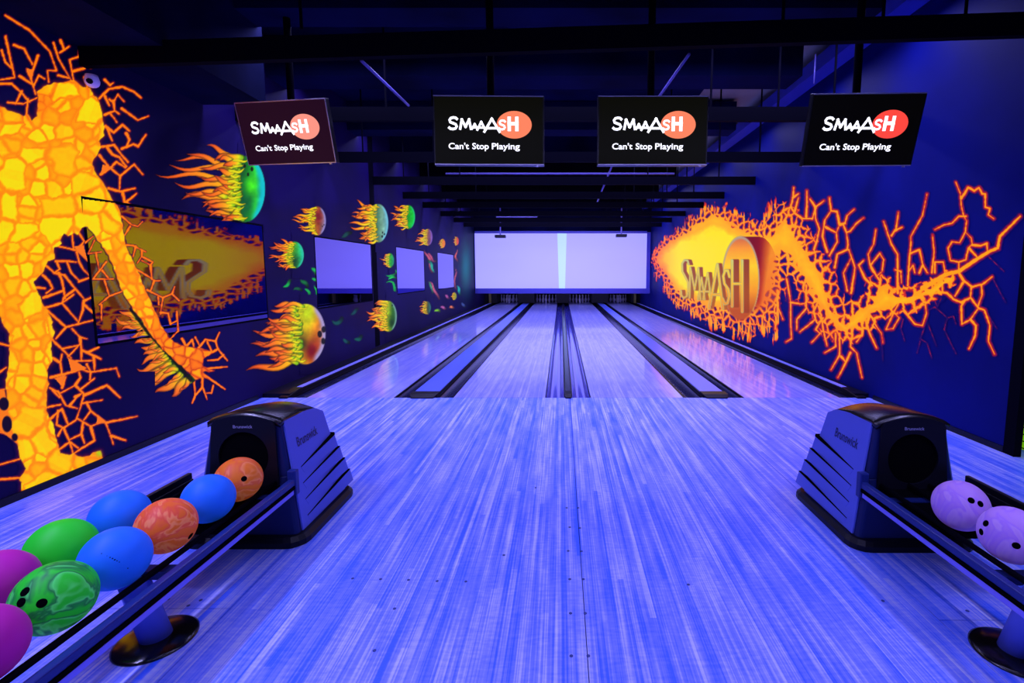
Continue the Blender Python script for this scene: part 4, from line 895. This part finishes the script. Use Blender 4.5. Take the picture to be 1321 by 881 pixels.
# ================================================================== BALL RETURNS
ROWS = (.092, -.166)     # ball rows: offsets from the hood's axis towards the lanes
def ball_return(cx, Y0, s, label):
    """hood at y>0, rack running towards -y; s=+1: the side facing the lanes is +x"""
    t = empty('ball_return', (cx, Y0, 0)); tag(t, label, 'ball return', 'ball returns at the approach')
    def ring(hw, yf, yb, z, rc, n=4, zb=None):
        pts = []
        for (px, py, a0) in ((hw - rc, yb - rc, 0), (-hw + rc, yb - rc, 90), (-hw + rc, yf + rc, 180), (hw - rc, yf + rc, 270)):
            for k in range(n + 1):
                a = math.radians(a0 + 90*k/n); x, y = px + rc*math.cos(a), py + rc*math.sin(a)
                zq = z if zb is None else z + (zb - z)*(y - yf)/(yb - yf)
                pts.append((x, y, zq))
        return pts
    MB().loft([ring(.34, -.04, .70, .0, .10), ring(.34, -.04, .70, .03, .10), ring(.322, -.02, .68, .052, .09)]).build('plinth', 'black_plastic', t)
    MB().loft([ring(.292, .015, .61, .048, .03), ring(.236, .06, .585, .36, .03)]).build('hood_lower', 'hood_dark', t, bevel=.004)
    MB().loft([ring(.234, .065, .58, .36, .02), ring(.187, .085, .53, .665, .02, zb=.60)]).build('hood_shell', 'hood_dark', t, bevel=.004)
    # side skins
    hw = lambda z: .297 + (.189 - .297)*(z - .05)/(.665 - .05)
    for q in (-1, 1):
        X = lambda z, o=0.: q*(hw(z) + .006 + o)
        outl = [(.055, .055), (.60, .055), (.585, .36), (.545, .595), (.46, .635), (.30, .660), (.115, .665), (.09, .36)]
        sk = MB().loft([[(X(z), y, z) for y, z in outl], [(X(z, -.012), y, z) for y, z in outl]]).build('side_panel', 'hood_uv_blue', t, bevel=.003)
        for k in range(4):
            zt_, zb_ = .42 - k*.088, .42 - (k + 1)*.088 + .012
            yb = .59 + .026*k; y0 = .17 - .015*k
            P = [(y0, zt_ - .05, .001), (yb, zt_, .014 + .003*k), (yb + .012, zb_, .014 + .003*k), (y0 + .02, zb_ - .012, .001)]
            MB().loft([[(X(z, o), y, z) for y, z, o in P], [(X(z, -.02), y, z) for y, z, o in P]]).build('louver', 'hood_uv_blue', sk)
            Pg = [(y0, zt_ - .049, .0015), (yb + .004, zt_ + .002, .015 + .003*k), (yb + .004, zt_ + (.019 if k == 0 else .005), .015 + .003*k), (y0, zt_ - .046, .0015)]
            MB().loft([[(X(z, o), y, z) for y, z, o in Pg], [(X(z, -.012), y, z) for y, z, o in Pg]]).build('louver_gap', 'hole_black', sk)
        v, f = text_mesh('Brunswick', .072, .0012)
        xs = [c[0] for c in v]; L = max(xs) - min(xs)
        zc = .505
        def place(vx, vy):
            y = .30 + q*vx*.235/L; z = zc + vy*1.05 - .02
            return (X(z, .0018), y, z)
        MB().add([place(vx, vy) for vx, vy, _ in v], f).build('side_lettering', 'print_navy', sk)
    # arched top
    n = 14; rows = []
    for y, zz0 in ((.075, .662), (.12, .672), (.30, .662), (.46, .635), (.555, .592)):
        rows.append([(-.197 + .394*i/n, y, zz0 + .042*(1 - (2*i/n - 1)**2)) for i in range(n + 1)])
    m = MB(); vs = [p for r in rows for p in r]; N = n + 1
    fs = [(k*N + i, k*N + i + 1, (k + 1)*N + i + 1, (k + 1)*N + i) for k in range(len(rows) - 1) for i in range(n)]
    low = [(x, y, z - .03) for x, y, z in vs]; M_ = len(vs)
    fs2 = [tuple(i + M_ for i in f[::-1]) for f in fs]
    side = [(i + 1, i, i + M_, i + 1 + M_) for i in range(n)] + [((len(rows) - 1)*N + i, (len(rows) - 1)*N + i + 1, (len(rows) - 1)*N + i + 1 + M_, (len(rows) - 1)*N + i + M_) for i in range(n)]
    side += [(k*N, (k + 1)*N, (k + 1)*N + M_, k*N + M_) for k in range(len(rows) - 1)] + [(k*N + n, k*N + n + M_, (k + 1)*N + n + M_, (k + 1)*N + n) for k in range(len(rows) - 1)]
    m.add(vs + low, fs + fs2 + side).build('top_cap', 'gloss_black', t, True)
    # dark face plate with round mouth
    th = math.atan2(.02, .305)
    yf = lambda z: .062 + (z - .36)*.068 - .004
    W2 = lambda z: .188 + (.170 - .188)*(z - .30)/.37
    arc = [(-W2(.66) + 2*W2(.66)*i/10, .664 + .036*(1 - (i/5 - 1)**2)) for i in range(11)]
    out = [(-W2(.30), .30)] + arc + [(W2(.30), .30)]
    hole = [(.135*math.cos(a), .475 + .135*math.sin(a)) for a in np.linspace(0, 2*math.pi, 33)[:-1]]
    # plate as ring: bridge outline to hole via radial sampling
    def outp(a):
        dx, dz = math.cos(a), math.sin(a); best = None
        for (xa_, za_), (xb_, zb_) in zip(out, out[1:] + out[:1]):
            ex, ez = xb_ - xa_, zb_ - za_; det = -dx*ez + dz*ex
            if abs(det) < 1e-9: continue
            u_ = (dx*(za_ - .475) - dz*(xa_))/det if False else None
            # solve  r*(dx,dz) = (xa,za-.475)+s*(ex,ez)
            D = dx*(-ez) - dz*(-ex)
            r_ = (xa_*(-ez) - (za_ - .475)*(-ex))/D; s_ = (dx*(za_ - .475) - dz*xa_)/D
            if r_ > 0 and -1e-6 <= s_ <= 1 + 1e-6: best = r_ if best is None else min(best, r_)
        return (best*dx, .475 + best*dz)
    angs = np.linspace(0, 2*math.pi, 65)[:-1]
    A = [outp(a) for a in angs]; B = [(.135*math.cos(a), .475 + .135*math.sin(a)) for a in angs]
    m = MB()
    rr = [[(x, yf(z), z) for x, z in A], [(x, yf(z) - .012, z) for x, z in A], [(x, yf(z) - .012, z) for x, z in B], [(x, yf(z) + .002, z) for x, z in B]]
    m.loft(rr, cap=False)
    fp = m.build('face_plate', 'black_plastic', t)
    MB().loft([[(x, yf(z) + .0005, z) for x, z in B], [(x*.9, yf(z) + .006, z*.9 + .0475) for x, z in B]]).build('ball_mouth', 'hole_black', t)
    v, f = text_mesh('Brunswick', .030, .0003); xs = [c[0] for c in v]; L = max(xs) - min(xs)
    MB().add([(vx*.105/L, yf(.64) - .0145, .632 + vy*.8) for vx, vy, _ in v], [q_[::-1] for q_ in f]).build('face_lettering', 'print_grey', fp)
    # rack
    yb, ye = .09, -2.6; c0 = -.02*s
    bx = lambda q, a, b: (c0 + min(q*a, q*b), c0 + max(q*a, q*b))
    for q in (-1, 1):
        a, b = bx(q, .262, .297)
        r = MB().box((a, ye, .318), (b, yb - .03, .352)).build('outer_rail', 'rail_blue' if q == s else 'black_plastic', t, bevel=.006)
        if q == s:
            a, b = bx(q, .290, .299); MB().box((a, ye, .300), (b, yb - .05, .317)).build('rail_groove', 'hole_black', r)
            a, b = bx(q, .258, .297); MB().box((a, ye, .272), (b, yb - .06, .299)).build('rail_lower', 'rail_violet', r, bevel=.005)
            a, b = bx(q, .256, .303); MB().box((a, yb - .05, .262), (b, yb - .01, .40)).build('rail_bracket', 'rail_blue', r, bevel=.006)
        else:
            a, b = bx(q, .268, .292); MB().box((a, -.55, .34), (b, yb - .03, .385)).build('rail_guard', 'black_plastic', r, bevel=.006)
        xr = ROWS[0 if q == s else 1]*s
        for dx in (-.075, .075):
            MB().tube((xr + dx, ye, .3335), (xr + dx, yb - .02, .3335), .012, n=8).build('support_rail', 'black_metal', t, True)
    for y in (-.12, -.75, -1.5, -2.3):
        MB().box((c0 - .262, y, .285), (c0 + .262, y + .05, .318)).build('cross_brace', 'hood_dark', t)
    MB().box((c0 - .21, -.42, .290), (c0 + .21, yb - .03, .314)).build('catch_tray', 'hole_black', t)
    # pedestal
    fy = float(on_z(202, 825, 0).y) - Y0 if s > 0 else float(on_z(1305, 843, 0).y) - Y0
    fxx = (float(on_z(202, 825, 0).x) if s > 0 else float(on_z(1311, 845, 0).x)) - cx
    MB().lathe([(.142, 0), (.142, .006), (.132, .012), (.05, .020)], 40, (fxx, fy, 0)).build('pedestal_foot', 'foot_black', t, True)
    MB().loft([[(fxx + .055*math.cos(a), fy + .055*math.sin(a), .015) for a in angs[::2]], [(fxx - .03*s + .050*math.cos(a), fy - .05 + .050*math.sin(a), .30) for a in angs[::2]]]).build('pedestal_leg', 'hood_uv_blue', t, True)
    return t
YH = float(on_z(390, 706, 0).y) + .02
cxl = float(on_z(392, 700, 0).x) - .315; cxr = float(on_z(1094, 700, 0).x) + .315
ball_return(cxl, YH, 1, 'left ball return with a dark hood and rack of blue, green, orange and magenta balls')
ball_return(cxr, float(on_z(1100, 712, 0).y) + .03, -1, 'right ball return with a dark hood and rack of lilac balls')

# ================================================================== BOWLING BALLS
bmb = bmesh.new(); bmesh.ops.create_uvsphere(bmb, u_segments=48, v_segments=32, radius=.1085); BALL = bpy.data.meshes.new('bowling_ball'); bmb.to_mesh(BALL); bmb.free()
for p in BALL.polygons: p.use_smooth = True
hb = bmesh.new()
N_ = 18; R_ = .1087
for ring_i, ang in enumerate((.0, .055, .115)):
    pass
hv = [(0, 0, R_)]; hf = []
for a_ in (.06, .122):
    for k in range(N_):
        hv.append((R_*math.sin(a_)*math.cos(2*math.pi*k/N_), R_*math.sin(a_)*math.sin(2*math.pi*k/N_), R_*math.cos(a_)))
for k in range(N_):
    j = (k + 1) % N_; hf.append((0, 1 + k, 1 + j)); hf.append((1 + k, 1 + N_ + k, 1 + N_ + j, 1 + j))
hb.free()
HOLE = MB().add(hv, hf).mesh('finger_hole'); HOLE.materials.append(MATS['hole_black'])
def hit(center, px, py):
    a, b, c = ray(px, py); d = Vector((float(a), float(b), float(c))).normalized(); o = Vector((0, 0, CAMH)) - center
    B = o.dot(d); D = B*B - (o.dot(o) - .1085**2)
    return (o + d*(-B - math.sqrt(D))).normalized() if D > 0 else None
ZB = .430
def ball(px, py, mat, label, holes=(), xfix=None, dz=0., rot=0):
    p = on_z(px, py, ZB + dz)
    if xfix is not None: p.x = xfix
    me = BALL.copy(); me.materials.clear(); me.materials.append(MATS[mat])
    o = obj('bowling_ball', me, None, None, loc=p); tag(o, label, 'bowling ball')
    if rot: 
        pass
    for hx, hy in holes:
        n = hit(p, hx, hy)
        if n is None: continue
        h = obj('finger_hole', HOLE, None, o); h.rotation_mode = 'QUATERNION'; h.rotation_quaternion = Vector((0, 0, 1)).rotation_difference(n)
    return o
XF, XB = cxl + ROWS[0], cxl + ROWS[1]
ball(311, 619, 'ball_orange_deep', 'orange ball with one finger hole showing, in the mouth of the left hood', [(313.5, 618.5)], XF + .0)
ball(268, 642, 'ball_blue', 'plain blue ball behind the marbled orange ball', (), XF)
ball(221, 678, 'ball_orange', 'marbled pink and orange ball between two blue balls', [(246, 691.5)], XF)
bb_ = ball(160, 720, 'ball_blue', 'blue ball with a worn dark print, beside the swirled green ball', (), XF)
for hx, hy, sc_ in ((131, 714, .16), (138, 717, .12), (142, 719, .2), (145, 720.5, .24), (148, 722, .24), (151, 723.5, .2), (154, 725, .14), (165, 733, .2)):
    n = hit(bb_.location, hx, hy)
    if n is not None:
        h = obj('print_mark', HOLE, None, bb_); h.rotation_mode = 'QUATERNION'; h.rotation_quaternion = Vector((0, 0, 1)).rotation_difference(n); h.scale = (sc_, sc_, 1.0005)
ball(82, 772, 'ball_green_swirl', 'green swirled ball with three finger holes', [(29, 765), (51, 780), (24, 779)], XF)
ball(6, 833, 'ball_magenta', 'magenta ball nearest the camera at the lower left corner', (), XF)
ball(142, 666, 'ball_blue', 'plain blue ball in the outer row, farthest left of the blue balls', (), XB)
ball(71, 709, 'ball_green', 'plain bright green ball in the outer row', (), XB)
ball(-2, 753, 'ball_magenta', 'magenta ball cut by the left edge, behind the other magenta ball', (), XB)
XF2 = cxr - ROWS[0]
ball(1240, 652, 'ball_lilac', 'lilac ball nearest the right hood', [(1253, 645.5), (1265, 650)], XF2)
ball(1301, 690, 'ball_lilac', 'lilac ball with three finger holes, second from the right hood', [(1271.5, 675), (1265.5, 686), (1311, 704)], XF2)
ball(1385, 748, 'ball_lilac', 'lilac ball cut by the right edge of the picture', (), XF2)

# keep balls of one row from touching into each other
for row in (XF, XB, XF2):
    bs = sorted([o for o in C.objects if o.name.startswith('bowling_ball') and abs(o.location.x - row) < .01], key=lambda o: o.location.y)
    for it in range(60):
        for a_, b_ in zip(bs[:-1], bs[1:]):
            g_ = .2185 - (b_.location.y - a_.location.y)
            if g_ > 0: a_.location.y -= g_/2; b_.location.y += g_/2
